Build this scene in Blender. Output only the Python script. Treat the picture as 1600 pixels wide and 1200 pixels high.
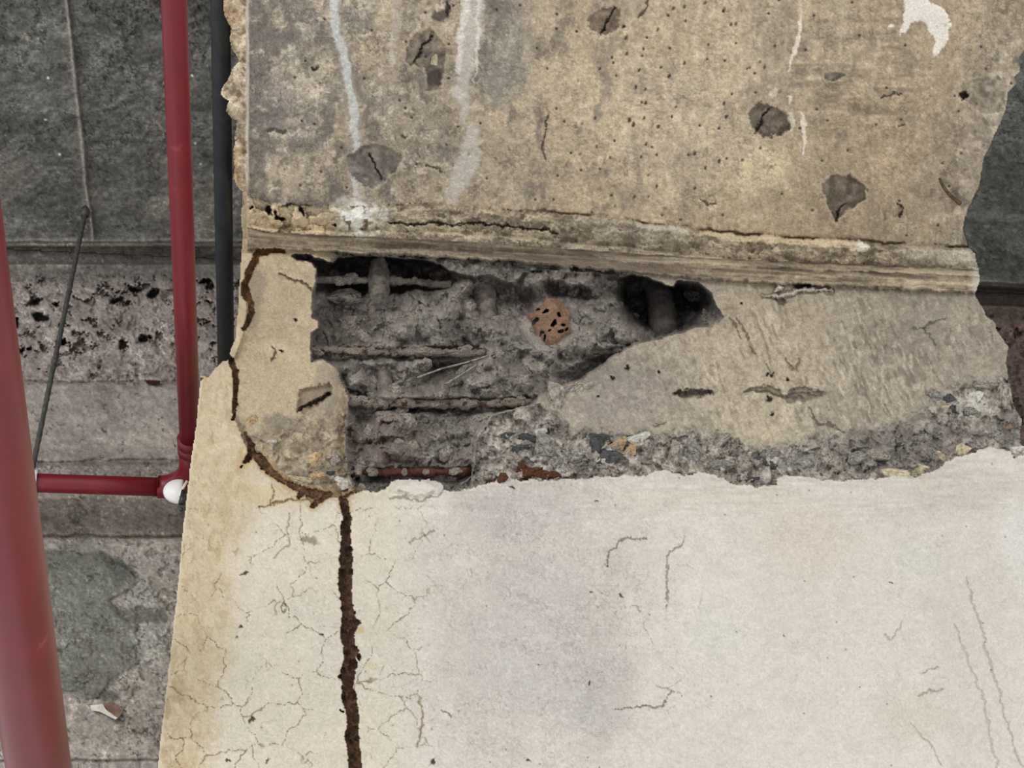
import bpy, bmesh, math, random
import numpy as np
from mathutils import Matrix, Vector

# ------------------------------------------------------------------ camera
F = 3139.4                                   # focal length in pixels of the 1600 x 1200 frame
CAM = np.array([0.0, 0.0, 1.5])
_v1 = np.array([-400.0, 2900.0, F]); _v2 = np.array([-156.0, -3420.0, F])
YC = _v1 / np.linalg.norm(_v1)
ZC = _v2 - YC * np.dot(_v2, YC); ZC /= np.linalg.norm(ZC)
XC = np.cross(YC, ZC)
RWC = np.stack([XC, YC, ZC])                 # camera (right, down, forward) -> world
scene = bpy.context.scene
for o in list(bpy.data.objects):
    bpy.data.objects.remove(o)
cd = bpy.data.cameras.new('camera'); cam = bpy.data.objects.new('camera', cd)
scene.collection.objects.link(cam)
cd.sensor_width = 36.0; cd.lens = 36.0 * F / 1600.0; cd.clip_start = 0.02
B = np.eye(4); B[:3, 0] = RWC[:, 0]; B[:3, 1] = -RWC[:, 1]; B[:3, 2] = -RWC[:, 2]; B[:3, 3] = CAM
cam.matrix_world = Matrix(B.tolist())
scene.camera = cam

# ------------------------------------------------------------------ light
w = bpy.data.worlds.new('overcast_sky'); scene.world = w; w.use_nodes = True
w.node_tree.nodes['Background'].inputs[0].default_value = (1.0, 1.0, 1.0, 1)
w.node_tree.nodes['Background'].inputs[1].default_value = 0.95
sd = bpy.data.lights.new('hazy_sun', 'SUN'); sun = bpy.data.objects.new('hazy_sun', sd)
scene.collection.objects.link(sun)
sd.energy = 0.75; sd.angle = math.radians(25); sd.color = (1.0, 0.985, 0.96)
sun.rotation_euler = Vector((0.62, 1.0, 0.10)).to_track_quat('-Z', 'Y').to_euler()
vs_ = scene.view_settings
vs_.view_transform = 'Standard'; vs_.look = 'None'; vs_.gamma = 1.0; vs_.use_curve_mapping = False
vs_.exposure = 0.1

# ------------------------------------------------------------------ helpers
rng = np.random.default_rng(7); random.seed(7)
COL = scene.collection.objects

def rays(u, v):
    u = np.asarray(u, float); v = np.asarray(v, float)
    c = np.stack([(u - 800) / F, (v - 600) / F, np.ones_like(u)], -1)
    d = c @ RWC.T
    return d / np.linalg.norm(d, axis=-1, keepdims=True)

def on_plane(u, v, axis, val):
    d = rays(u, v)
    return CAM + d * ((val - CAM[axis]) / d[..., axis])[..., None]

def lin(c):
    c = np.clip(np.asarray(c, float), 0, 1)
    return np.where(c <= 0.04045, c / 12.92, ((c + 0.055) / 1.055) ** 2.4)

def rgb(*c): return np.array(c, np.float32) / np.float32(255.0)
def ss(a, b, x):
    t = np.clip((x - a) / (b - a), 0, 1); return t * t * (3 - 2 * t)

def vn(U, V, sx, sy=None, seed=0):
    """smooth value noise in -1..1 with cell size sx, sy (pixels)"""
    sy = sy or sx
    g = np.random.default_rng(1000 + seed).random((257, 257), dtype=np.float32) * 2 - 1
    if U.ndim == 2 and np.array_equal(U[0], U[-1]) and np.array_equal(V[:, 0], V[:, -1]) and np.array_equal(U[0], U[len(U) // 2]):
        x = U[0] / sx + 91.3 + seed * 7.1; y = V[:, 0] / sy + 57.7 + seed * 3.3       # unwarped grid: separable
        xi = np.floor(x).astype(np.int32); yi = np.floor(y).astype(np.int32); fx = x - xi; fy = y - yi
        fx = fx * fx * fx * (fx * (fx * 6 - 15) + 10); fy = (fy * fy * fy * (fy * (fy * 6 - 15) + 10))[:, None]
        R = g[:, xi % 257] * (1 - fx) + g[:, (xi + 1) % 257] * fx
        return R[yi % 257] * (1 - fy) + R[(yi + 1) % 257] * fy
    x = U / sx + 91.3 + seed * 7.1; y = V / sy + 57.7 + seed * 3.3
    xi = np.floor(x).astype(np.int32); yi = np.floor(y).astype(np.int32)
    fx = x - xi; fy = y - yi
    fx = fx * fx * fx * (fx * (fx * 6 - 15) + 10); fy = fy * fy * fy * (fy * (fy * 6 - 15) + 10)
    a = g[yi % 257, xi % 257]; b = g[yi % 257, (xi + 1) % 257]
    c = g[(yi + 1) % 257, xi % 257]; d = g[(yi + 1) % 257, (xi + 1) % 257]
    return (a * (1 - fx) + b * fx) * (1 - fy) + (c * (1 - fx) + d * fx) * fy

def fbm(U, V, s, seed=0, octv=4, asp=1.0, gain=0.55):
    r = 0; a = 1; n = 0
    for i in range(octv):
        r = r + a * vn(U, V, s * asp / 2 ** i, s / 2 ** i, seed * 13 + i); n += a; a *= gain
    return r / n

def worley(U, V, s, seed=0, sy=None):
    """F1, F2 distances (in cells) and a random value per cell"""
    sy = sy or s
    r_ = np.random.default_rng(5000 + seed); jx = r_.random((131, 131), dtype=np.float32); jy = r_.random((131, 131), dtype=np.float32); jr = r_.random((131, 131), dtype=np.float32)
    x = U / s + 40; y = V / sy + 40
    xi = np.floor(x).astype(int); yi = np.floor(y).astype(int)
    f1 = np.full(U.shape, 9.0, np.float32); f2 = np.full(U.shape, 9.0, np.float32); cid = np.zeros(U.shape, np.float32)
    for dx in (-1, 0, 1):
        for dy in (-1, 0, 1):
            cx = xi + dx; cy = yi + dy
            d = np.hypot(cx + jx[cy % 131, cx % 131] - x, cy + jy[cy % 131, cx % 131] - y)
            m = d < f1
            f2 = np.where(m, f1, np.minimum(f2, d)); cid = np.where(m, jr[cy % 131, cx % 131], cid); f1 = np.where(m, d, f1)
    return f1, f2, cid

class Canvas:
    """a grid of surface samples: height above the base surface and colour"""
    def __init__(s, us, vs):
        s.us = np.asarray(us, float); s.vs = np.asarray(vs, float)
        s.U, s.V = np.meshgrid(s.us.astype(np.float32), s.vs.astype(np.float32))
        s.H = np.zeros(s.U.shape, np.float32); s.C = np.full(s.U.shape + (3,), 0.5, np.float32)
        s.WU = s.U.copy(); s.WV = s.V.copy()
    def box(s, pts, m):
        p = np.asarray(pts, float)
        i0 = np.searchsorted(s.us, p[:, 0].min() - m); i1 = np.searchsorted(s.us, p[:, 0].max() + m)
        j0 = np.searchsorted(s.vs, p[:, 1].min() - m); j1 = np.searchsorted(s.vs, p[:, 1].max() + m)
        return slice(j0, j1), slice(i0, i1)
    def sdf(s, pts, m=40, warp=True):
        """signed distance to a polygon, negative inside"""
        out = np.full(s.U.shape, 1e3, np.float32); b = s.box(pts, m)
        X = (s.WU if warp else s.U)[b]; Y = (s.WV if warp else s.V)[b]
        if X.size == 0: return out
        d = np.full(X.shape, 1e6); ins = np.zeros(X.shape, bool); n = len(pts)
        for k in range(n):
            x0, y0 = pts[k]; x1, y1 = pts[(k + 1) % n]
            ex, ey = x1 - x0, y1 - y0
            t = np.clip(((X - x0) * ex + (Y - y0) * ey) / max(ex * ex + ey * ey, 1e-9), 0, 1)
            d = np.minimum(d, np.hypot(X - x0 - t * ex, Y - y0 - t * ey))
            if abs(ey) > 1e-9:
                ins ^= ((y0 > Y) != (y1 > Y)) & (X < ex * (Y - y0) / ey + x0)
        out[b] = np.where(ins, -d, d); return out
    def line(s, pts, m=40, warp=True, closed=False):
        """distance to a polyline; points may carry a half-width as third value: returns distance minus width"""
        out = np.full(s.U.shape, 1e3, np.float32); b = s.box([p[:2] for p in pts], m)
        X = (s.WU if warp else s.U)[b]; Y = (s.WV if warp else s.V)[b]
        if X.size == 0: return out
        d = np.full(X.shape, 1e6)
        for k in range(len(pts) - 1):
            x0, y0 = pts[k][:2]; x1, y1 = pts[k + 1][:2]
            w0 = pts[k][2] if len(pts[k]) > 2 else 0; w1 = pts[k + 1][2] if len(pts[k + 1]) > 2 else 0
            ex, ey = x1 - x0, y1 - y0
            t = np.clip(((X - x0) * ex + (Y - y0) * ey) / max(ex * ex + ey * ey, 1e-9), 0, 1)
            d = np.minimum(d, np.hypot(X - x0 - t * ex, Y - y0 - t * ey) - (w0 + (w1 - w0) * t))
        out[b] = d; return out
    def ell(s, cx, cy, rx, ry, ang=0):
        """normalised radius of a tilted ellipse on the warped grid"""
        a = math.radians(ang); R = 2.2 * max(rx, ry) + 12
        out = np.full(s.U.shape, 9.0, np.float32); b = s.box([(cx, cy)], R)
        X = s.WU[b] - cx; Y = s.WV[b] - cy
        out[b] = np.hypot((X * math.cos(a) + Y * math.sin(a)) / rx, (-X * math.sin(a) + Y * math.cos(a)) / ry)
        return out
    def tint(s, m, c, k=1.0):
        m = np.clip(m * k, 0, 1)[..., None]; s.C = s.C * (1 - m) + np.asarray(c) * m
    def gain(s, g):
        s.C = s.C * np.asarray(g)[..., None]

def mesh_obj(name, verts, faces, mat, parent=None, cols=None, smooth=True):
    me = bpy.data.meshes.new(name)
    verts = np.asarray(verts, np.float32); faces = np.asarray(faces, np.int32)
    me.vertices.add(len(verts)); me.vertices.foreach_set('co', verts.ravel())
    nf, k = faces.shape
    me.loops.add(nf * k); me.loops.foreach_set('vertex_index', faces.ravel())
    me.polygons.add(nf); me.polygons.foreach_set('loop_start', np.arange(0, nf * k, k, dtype=np.int32))
    me.update(calc_edges=True)
    me.polygons.foreach_set('use_smooth', np.full(nf, smooth, bool))
    if cols is not None:
        a = me.color_attributes.new('Col', 'FLOAT_COLOR', 'POINT')
        a.data.foreach_set('color', np.concatenate([cols, np.ones((len(cols), 1))], 1).astype(np.float32).ravel())
    me.materials.append(mat); me.validate(); me.update()
    o = bpy.data.objects.new(name, me); COL.link(o)
    if parent: o.parent = parent
    return o

def part_from_cells(name, P, Clin, cells, mat, parent=None, rim=None, whole=None, rimcol=None):
    """mesh from the grid cells in a boolean mask; rim = vector that the free outer edges are carried back by"""
    nv, nu = P.shape[:2]
    j, i = np.nonzero(cells)
    q = np.stack([j * nu + i, (j + 1) * nu + i, (j + 1) * nu + i + 1, j * nu + i + 1], 1)
    used, inv = np.unique(q.ravel(), return_inverse=True)
    faces = inv.reshape(-1, 4); V = P.reshape(-1, 3)[used]; C = Clin.reshape(-1, 3)[used]
    if rim is not None:
        e = np.concatenate([faces[:, [0, 1]], faces[:, [1, 2]], faces[:, [2, 3]], faces[:, [3, 0]]])
        es = np.sort(e, 1); code = es[:, 0].astype(np.int64) * (len(V) + 1) + es[:, 1]
        nb = np.zeros(len(e), bool)                     # neighbour cell across each edge belongs to the solid too
        if whole is not None:
            W_ = np.pad(whole, 1); jj, ii = j + 1, i + 1
            nb = np.concatenate([W_[jj, ii - 1], W_[jj + 1, ii], W_[jj, ii + 1], W_[jj - 1, ii]])
        u_, idx, cnt = np.unique(code, return_index=True, return_counts=True)
        idx = idx[cnt == 1]; be = e[idx[~nb[idx]]]
        if len(be) == 0: return mesh_obj(name, V, faces, mat, parent, C)
        bv, binv = np.unique(be.ravel(), return_inverse=True); binv = binv.reshape(-1, 2)
        n0 = len(V)
        V = np.concatenate([V, V[bv] + np.asarray(rim)]); C = np.concatenate([C, C[bv] if rimcol is None else np.broadcast_to(rimcol, C[bv].shape)])
        faces = np.concatenate([faces, np.stack([be[:, 1], be[:, 0], n0 + binv[:, 0], n0 + binv[:, 1]], 1)])
    return mesh_obj(name, V, faces, mat, parent, C)

def empty(name, loc, label, cat, group=None):
    o = bpy.data.objects.new(name, None); COL.link(o); o.location = loc
    o.empty_display_size = 0.05
    o['label'] = label; o['category'] = cat
    if group: o['group'] = group
    return o

def adopt(child, parent):
    child.parent = parent; child.matrix_parent_inverse = Matrix.Translation(-Vector(parent.location))

def tube(name, pts, rad, mat, parent=None, seg=16, rough=0.0, rib=0.0, cap=True, sub=1, seed=0):
    """a swept tube; rad may be a list; rough/rib give rust pitting and rolled ribs"""
    pts = np.asarray(pts, float); rad = np.broadcast_to(np.asarray(rad, float), (len(pts),)).copy()
    if sub > 1:
        t = np.linspace(0, len(pts) - 1, (len(pts) - 1) * sub + 1)
        rad = np.interp(t, np.arange(len(pts)), rad)
        pts = np.stack([np.interp(t, np.arange(len(pts)), pts[:, k]) for k in range(3)], 1)
    T = np.gradient(pts, axis=0); T /= np.linalg.norm(T, axis=1, keepdims=True)
    up = np.array([0, 0, 1.0]) if abs(T[0, 2]) < 0.9 else np.array([1.0, 0, 0])
    r_ = np.random.default_rng(seed); ang = np.linspace(0, 2 * math.pi, seg, endpoint=False)
    wob = np.interp(np.arange(len(pts)), np.arange(0, len(pts) + 5, 4), np.random.default_rng(seed + 50).normal(size=len(np.arange(0, len(pts) + 5, 4))) * min(rough * 1.3, .3))
    V = []
    ds = np.concatenate([[0], np.cumsum(np.linalg.norm(np.diff(pts, axis=0), axis=1))])
    for k in range(len(pts)):
        a = np.cross(T[k], up); a /= np.linalg.norm(a); b = np.cross(a, T[k])
        rr = rad[k] * (1 + wob[k]) * (1 + rough * r_.normal(size=seg)) + (rib * (math.sin(ds[k] / 0.009 * 2 * math.pi) > 0.5))
        V.append(pts[k] + (np.cos(ang) * rr)[:, None] * a + (np.sin(ang) * rr)[:, None] * b)
    V = np.concatenate(V); n = len(pts); Fc = []
    for k in range(n - 1):
        for s_ in range(seg):
            Fc.append((k * seg + s_, k * seg + (s_ + 1) % seg, (k + 1) * seg + (s_ + 1) % seg, (k + 1) * seg + s_))
    if cap:
        V = np.concatenate([V, [pts[0], pts[-1]]]); c0, c1 = n * seg, n * seg + 1
        for s_ in range(seg):
            Fc.append((c0, (s_ + 1) % seg, s_, s_)); Fc.append((c1, (n - 1) * seg + s_, (n - 1) * seg + (s_ + 1) % seg, (n - 1) * seg + (s_ + 1) % seg))
    me = bpy.data.meshes.new(name)
    me.from_pydata([tuple(v) for v in V], [], [tuple(dict.fromkeys(f)) for f in Fc]); me.update()
    me.polygons.foreach_set('use_smooth', np.full(len(me.polygons), True))
    me.materials.append(mat)
    o = bpy.data.objects.new(name, me); COL.link(o)
    if parent: adopt(o, parent)
    return o

# ------------------------------------------------------------------ materials
def nmat(name):
    m = bpy.data.materials.new(name); m.use_nodes = True
    nt = m.node_tree; return m, nt, nt.nodes['Principled BSDF']

def surface_mat(name, rough=0.9, gscale=420, gamt=0.22, bscale=520, bdist=0.0008, bstr=0.5, bscale2=160):
    """concrete / plaster: weathering from the mesh's colour attribute, grain and fine relief from noise"""
    m, nt, p = nmat(name); N = nt.nodes; L = nt.links
    ca = N.new('ShaderNodeVertexColor'); ca.layer_name = 'Col'
    tc = N.new('ShaderNodeTexCoord')
    n1 = N.new('ShaderNodeTexNoise'); n1.inputs['Scale'].default_value = gscale; n1.inputs['Detail'].default_value = 3
    n1.inputs['Roughness'].default_value = 0.7
    L.new(tc.outputs['Object'], n1.inputs['Vector'])
    mr = N.new('ShaderNodeMapRange'); mr.inputs[1].default_value = 0.3; mr.inputs[2].default_value = 0.7
    mr.inputs[3].default_value = 1 - gamt; mr.inputs[4].default_value = 1 + gamt
    L.new(n1.outputs[0], mr.inputs[0])
    mx = N.new('ShaderNodeVectorMath'); mx.operation = 'SCALE'
    L.new(ca.outputs['Color'], mx.inputs[0]); L.new(mr.outputs[0], mx.inputs['Scale'])
    L.new(mx.outputs[0], p.inputs['Base Color'])
    n2 = N.new('ShaderNodeTexNoise'); n2.inputs['Scale'].default_value = bscale; n2.inputs['Detail'].default_value = 4
    n3 = N.new('ShaderNodeTexNoise'); n3.inputs['Scale'].default_value = bscale2; n3.inputs['Detail'].default_value = 5
    L.new(tc.outputs['Object'], n2.inputs['Vector']); L.new(tc.outputs['Object'], n3.inputs['Vector'])
    ad = N.new('ShaderNodeMath'); ad.operation = 'ADD'; L.new(n2.outputs[0], ad.inputs[0]); L.new(n3.outputs[0], ad.inputs[1])
    bp = N.new('ShaderNodeBump'); bp.inputs['Strength'].default_value = bstr; bp.inputs['Distance'].default_value = bdist
    L.new(ad.outputs[0], bp.inputs['Height']); L.new(bp.outputs[0], p.inputs['Normal'])
    p.inputs['Roughness'].default_value = rough; p.inputs['Specular IOR Level'].default_value = 0.25
    return m

def mottled(name, ca_, cb, scale=120, rough=0.8, bump=0.0, bscale=400, spec=0.3, lo=0.4, hi=0.6, metal=0.0):
    m, nt, p = nmat(name); N = nt.nodes; L = nt.links
    tc = N.new('ShaderNodeTexCoord'); n = N.new('ShaderNodeTexNoise')
    n.inputs['Scale'].default_value = scale; n.inputs['Detail'].default_value = 5; n.inputs['Roughness'].default_value = 0.65
    L.new(tc.outputs['Object'], n.inputs['Vector'])
    cr = N.new('ShaderNodeValToRGB'); cr.color_ramp.elements[0].position = lo; cr.color_ramp.elements[1].position = hi
    cr.color_ramp.elements[0].color = (*lin(ca_), 1); cr.color_ramp.elements[1].color = (*lin(cb), 1)
    L.new(n.outputs[0], cr.inputs[0]); L.new(cr.outputs[0], p.inputs['Base Color'])
    p.inputs['Roughness'].default_value = rough; p.inputs['Specular IOR Level'].default_value = spec; p.inputs['Metallic'].default_value = metal
    if bump:
        n2 = N.new('ShaderNodeTexNoise'); n2.inputs['Scale'].default_value = bscale; n2.inputs['Detail'].default_value = 4
        L.new(tc.outputs['Object'], n2.inputs['Vector'])
        bp = N.new('ShaderNodeBump'); bp.inputs['Strength'].default_value = 0.8; bp.inputs['Distance'].default_value = bump
        L.new(n2.outputs[0], bp.inputs['Height']); L.new(bp.outputs[0], p.inputs['Normal'])
    return m

M_SOFFIT = surface_mat('beam_concrete', gamt=0.20)
M_FACE = surface_mat('column_concrete', gamt=0.20)
M_RUBBLE = surface_mat('broken_concrete', gamt=0.30, bdist=0.0016, bstr=0.8)
M_PLASTER = surface_mat('plaster', gamt=0.07, bdist=0.0006, bstr=0.45)
M_SLAB = surface_mat('slab_concrete', gamt=0.25, gscale=260, bscale=300)
M_SEAM = surface_mat('brown_earth', gamt=0.4, bdist=0.002, bstr=0.9)

# ------------------------------------------------------------------ planes of the place
YF = 1.72          # column face (vertical plane)
_d = rays(800, 392); ZS = CAM[2] + _d[2] * (YF / _d[1])      # beam soffit height, corner seen at (800, 392)
YW = 2.11          # back beam face behind
_d = rays(100, 392); ZL = CAM[2] + _d[2] * (YW / _d[1])      # slab height

def base_t(U, V, y, z):
    d = rays(U, V)
    return np.minimum(y / d[..., 1], (z - CAM[2]) / d[..., 2]), d

# ================================================================== SETTING: slab and back beam
def axis(parts):
    a = []
    for x0, x1, st in parts: a += list(np.arange(x0, x1, st))
    a.append(parts[-1][1]); return np.array(a)

bg = Canvas(axis([(-900, -260, 14), (-260, -20, 4), (-20, 420, 1.9), (420, 1480, 40), (1480, 1620, 2.2), (1620, 1900, 4), (1900, 2300, 14)]),
            axis([(-1100, -180, 14), (-180, -20, 4), (-20, 1194, 1.9)]))
U, V = bg.U, bg.V
bg.WU = U + 14 * fbm(U, V, 22, 61, 5, gain=.75); bg.WV = V + 12 * fbm(U, V, 22, 62, 5, gain=.75)
skew = (U - 100) * 0.044
Vb = V - skew * ss(300, 1400, U)              # straighten the courses towards the right side
n_a = fbm(U, V, 120, 1, 6, 1.6); n_b = fbm(U, V, 26, 2, 5, 1.6); n_c = fbm(U, V, 7, 3, 3, 1.5); n_h = fbm(U, V, 50, 4, 5, 3.5)
rdg = np.abs(fbm(bg.WU, bg.WV, 45, 5, 4, 1.7))
slab = rgb(104, 104, 99) * np.ones(U.shape + (1,), np.float32)
bg.C = slab * (1 + 0.16 * n_a + 0.22 * n_b + 0.22 * n_c)[..., None]
bg.H = 0.004 * n_a + 0.004 * n_b + 0.0022 * n_c
# wrinkled film prints near the top of the slab
wr = ss(0.055, 0.0, rdg) * ss(140, 0, V + 0.25 * np.abs(U - 200)) * ss(-0.3, .2, n_a + .3)
bg.tint(wr, rgb(58, 58, 56), 0.8); bg.H += 0.004 * wr
wr2 = ss(0.035, 0.0, np.abs(fbm(bg.WU, bg.WV, 34, 15, 4, 2.2))) * ss(330, 200, V)
bg.tint(wr2, rgb(66, 67, 64), 0.55); bg.H -= 0.0025 * wr2
# pale pinkish wear on the slab
bg.tint(ss(0.1, 0.5, fbm(U, V, 60, 8, 5) + 0.9 * (1 - np.minimum(bg.ell(270, 300, 110, 90), 1.5))) * ss(385, 370, Vb), rgb(142, 134, 126), 0.55)
bg.tint(ss(0.15, 0.5, fbm(U, V, 50, 9, 5) + 0.6 * (1 - np.minimum(bg.ell(10, 290, 50, 70), 1.5))) * ss(385, 370, Vb), rgb(128, 124, 118), 0.6)
bg.tint(ss(1.2, .6, bg.ell(55, 155, 75, 18)), rgb(122, 122, 117), .5)
bg.tint(ss(1.1, .5, bg.ell(42, 57, 12, 6)) * ss(-.2, .3, n_c), rgb(165, 160, 140), .8)
bg.tint(ss(1.1, .5, bg.ell(112, 54, 14, 4)), rgb(150, 146, 135), .7)
# formwork fin running down the slab
fin = bg.line([(104, 0, 2.4), (110, 50, 2.6), (116, 110, 3), (122, 165, 2.8), (129, 225, 3.2), (134, 290, 2.4), (141, 330, 1.5), (146, 372, 1.6)], 20, False)
fin2 = bg.line([(100, -200, 2.4), (104, 0, 2.4)], 20, False); fin = np.minimum(fin, fin2)
bg.tint(ss(2, -1, fin), rgb(150, 147, 138), .8); bg.H += 0.009 * ss(2.2, -2, fin)
for l, c, k in [([(15, 160), (60, 170), (120, 180)], rgb(140, 138, 130), .5), ([(180, 109), (215, 105), (250, 98)], rgb(135, 132, 126), .5),
                ([(55, 5), (62, 20), (50, 45)], rgb(60, 60, 58), .7), ([(75, 268), (125, 265)], rgb(128, 126, 120), .4)]:
    d = bg.line(l, 12); bg.tint(ss(3, 0.5, d), c, k); bg.H += 0.002 * ss(3, 0, d)
for x, y in [(75, 122), (71, 187), (93, 241), (305, 224), (313, 256), (300, 118)]:
    bg.tint(ss(1.3, .6, np.hypot((U - x) / 2.2, (V - y) / 1.7)), rgb(235, 235, 230))
# --- back beam
wall = ss(377, 381, Vb)
zone = lambda a, b, s=3: ss(a - s, a + s, Vb + 3 * n_b) * ss(b + s, b - s, Vb + 3 * n_b)
g = (1 + 0.10 * n_a + 0.13 * n_b + 0.12 * n_c)[..., None]
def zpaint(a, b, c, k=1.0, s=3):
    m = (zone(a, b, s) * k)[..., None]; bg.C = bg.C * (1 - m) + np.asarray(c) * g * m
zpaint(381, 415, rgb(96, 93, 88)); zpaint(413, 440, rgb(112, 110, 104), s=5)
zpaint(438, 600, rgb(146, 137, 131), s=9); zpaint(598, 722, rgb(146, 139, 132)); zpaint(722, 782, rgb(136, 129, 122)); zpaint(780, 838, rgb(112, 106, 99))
zpaint(838, 1250, rgb(138, 133, 127))
bg.H -= 0.014 * zone(386, 412, 2)
for yy, hh, c in [(376, .006, rgb(138, 134, 125)), (383, .004, rgb(136, 130, 118)), (415, .007, rgb(138, 134, 126))]:
    d = np.abs(Vb - yy - 2.5 * n_b); bg.tint(ss(3.5, 1, d) * ss(-.5, .1, n_h), c, .7); bg.H += hh * ss(4, 0, d)
for yy in (597, 722, 838):
    d = np.abs(Vb - yy - 3.5 * n_b - 2 * n_c); bg.tint(ss(3.0, .5, d) * ss(-.4, .15, n_h), rgb(92, 87, 80), .75); bg.H -= 0.006 * ss(4, 0, d)
bg.H += 0.008 * ss(722, 728, Vb) * ss(840, 834, Vb)
# honeycombed pits in the rough course
clus = ss(-.25, .35, fbm(U, V, 55, 21, 4) + .15)
fl = fbm(bg.WU, bg.WV * 1.15, 13, 11, 4, 1.5, gain=.7)
pit = ss(.20, .34, fl) * clus * zone(432, 598, 12)
rough_ = zone(432, 600, 14) * ss(0, .3, fbm(bg.WU, bg.WV, 9, 23, 4, 1.3))
bg.H += -0.012 * pit - 0.004 * rough_
bg.tint(pit, rgb(70, 66, 62), .75); bg.tint(rough_, rgb(112, 105, 99), .45)
for x, y, rx, ry in [(188, 472, 18, 7), (92, 473, 9, 7), (55, 472, 13, 8), (62, 493, 12, 6), (195, 535, 6, 13), (222, 532, 10, 4), (100, 532, 9, 4), (35, 548, 9, 6), (205, 452, 12, 5), (238, 460, 12, 7), (112, 455, 6, 4), (320, 440, 11, 6), (325, 470, 11, 4), (25, 500, 5, 4)]:
    e = bg.ell(x, y, rx, ry) + .5 * n_b + .5 * n_c; bg.H -= 0.03 * ss(1.05, .4, e); bg.tint(ss(1.15, .5, e), rgb(66, 63, 60), .8)
f1, f2, cid = worley(bg.WU, bg.WV, 21, 13); bg.tint(ss(.14, .07, f1) * (cid > .5) * ss(600, 620, Vb), rgb(72, 66, 60), .8)
# smooth greenish cement patch and its loose edges
sp = bg.sdf([(40, 862), (110, 862), (150, 866), (188, 880), (208, 900), (200, 925), (172, 935), (190, 965), (215, 985), (222, 1030), (205, 1045), (170, 1060), (158, 1090), (100, 1075), (40, 1070)], 40)
m = ss(3, -3, sp); bg.tint(m, rgb(104, 105, 99), .95); bg.H += .004 * m
bg.tint(ss(1.05, .8, bg.ell(160, 950, 40, 55, 30)) * m * .5, rgb(100, 103, 97)); bg.tint(ss(8, 0, sp) * ss(-3, 0, sp), rgb(82, 84, 80), .5)
bg.tint(m * ss(.1, .5, fbm(U, V, 40, 31, 4, .4)), rgb(116, 119, 112), .6)
for pl in [[(150, 868), (190, 872), (205, 895), (185, 910), (165, 895)], [(160, 945), (215, 952), (262, 948), (262, 975), (200, 975)], [(145, 1078), (180, 1085), (180, 1100), (150, 1095)]]:
    bg.tint(ss(4, -3, bg.sdf(pl, 30)), rgb(84, 85, 81), .8)
for pl in [[(195, 905), (230, 905), (262, 950), (210, 948), (190, 925)], [(200, 985), (262, 980), (262, 1030), (225, 1035)]]:
    mm = ss(4, -3, bg.sdf(pl, 30)); bg.tint(mm, rgb(136, 137, 131), .7); bg.H += .005 * mm
bg.tint(ss(.2, .6, n_h) * ss(838, 842, Vb) * ss(880, 850, V), rgb(92, 88, 82), .8)
crk = ss(.04, .0, np.abs(fbm(bg.WU, bg.WV, 60, 33, 4))) * ss(838, 850, Vb)
bg.tint(crk, rgb(86, 82, 76), .5); bg.H -= .003 * crk
bg.tint(ss(4, 0, np.abs(V - 1188 - 3 * n_b)) * ss(1160, 1180, V), rgb(60, 58, 54), .7)
# warm, darker stretch of the back beam on the far right of the column
rt = ss(1440, 1490, U)
bg.C = bg.C * (1 - rt[..., None] * (1 - np.where(wall[..., None] > .5, rgb(182, 165, 158), rgb(225, 228, 224))))
st = ss(.05, .3, fbm(U, V - .0 * U, 40, 41, 4, 4.0)) * rt * (1 - wall); bg.tint(st, rgb(110, 112, 108), .5); bg.H += .008 * st

t, d = base_t(U, V, YW, ZL)
P = CAM + d * (t - bg.H)[..., None]
wmk = ss(.09, .015, np.abs(fbm(bg.WU * .5 + U * .5, bg.WV * .5 + V * .5, 13, 63, 3, 1.6))) * ss(-.1, .3, fbm(U, V, 45, 64, 3))
wml = ss(.09, .015, np.abs(fbm(bg.WU * .5 + U * .5, bg.WV * .5 + V * .5, 10, 65, 3, 1.6))) * ss(-.1, .3, fbm(U, V, 40, 66, 3))
sm_ = 1 - .65 * zone(600, 720)
bg.C = bg.C * (1 - sm_ * .30 * wmk + sm_ * .28 * wml + sm_ * .12 * vn(U, V, 3, 2.4, 67) + .10 * n_h)[..., None]; bg.H += -.0025 * wmk + .002 * wml
bg.C = np.clip(bg.C, .02, 1)
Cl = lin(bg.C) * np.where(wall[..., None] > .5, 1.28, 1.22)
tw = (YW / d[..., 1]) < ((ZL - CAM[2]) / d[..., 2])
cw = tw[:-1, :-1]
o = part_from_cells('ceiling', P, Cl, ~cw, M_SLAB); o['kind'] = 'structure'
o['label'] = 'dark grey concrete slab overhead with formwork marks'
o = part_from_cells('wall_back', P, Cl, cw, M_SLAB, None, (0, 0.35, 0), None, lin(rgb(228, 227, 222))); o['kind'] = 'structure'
o['label'] = 'stained concrete edge beam behind the pipes'
BG_P = P
def bg_pt(u, v, lift=0.0):
    j = min(np.searchsorted(bg.vs, v), len(bg.vs) - 1); i = min(np.searchsorted(bg.us, u), len(bg.us) - 1)
    return CAM + d_at(u, v) * (np.linalg.norm(BG_P[j, i] - CAM) - lift)
def d_at(u, v): return rays(np.array(u, float), np.array(v, float))

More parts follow.
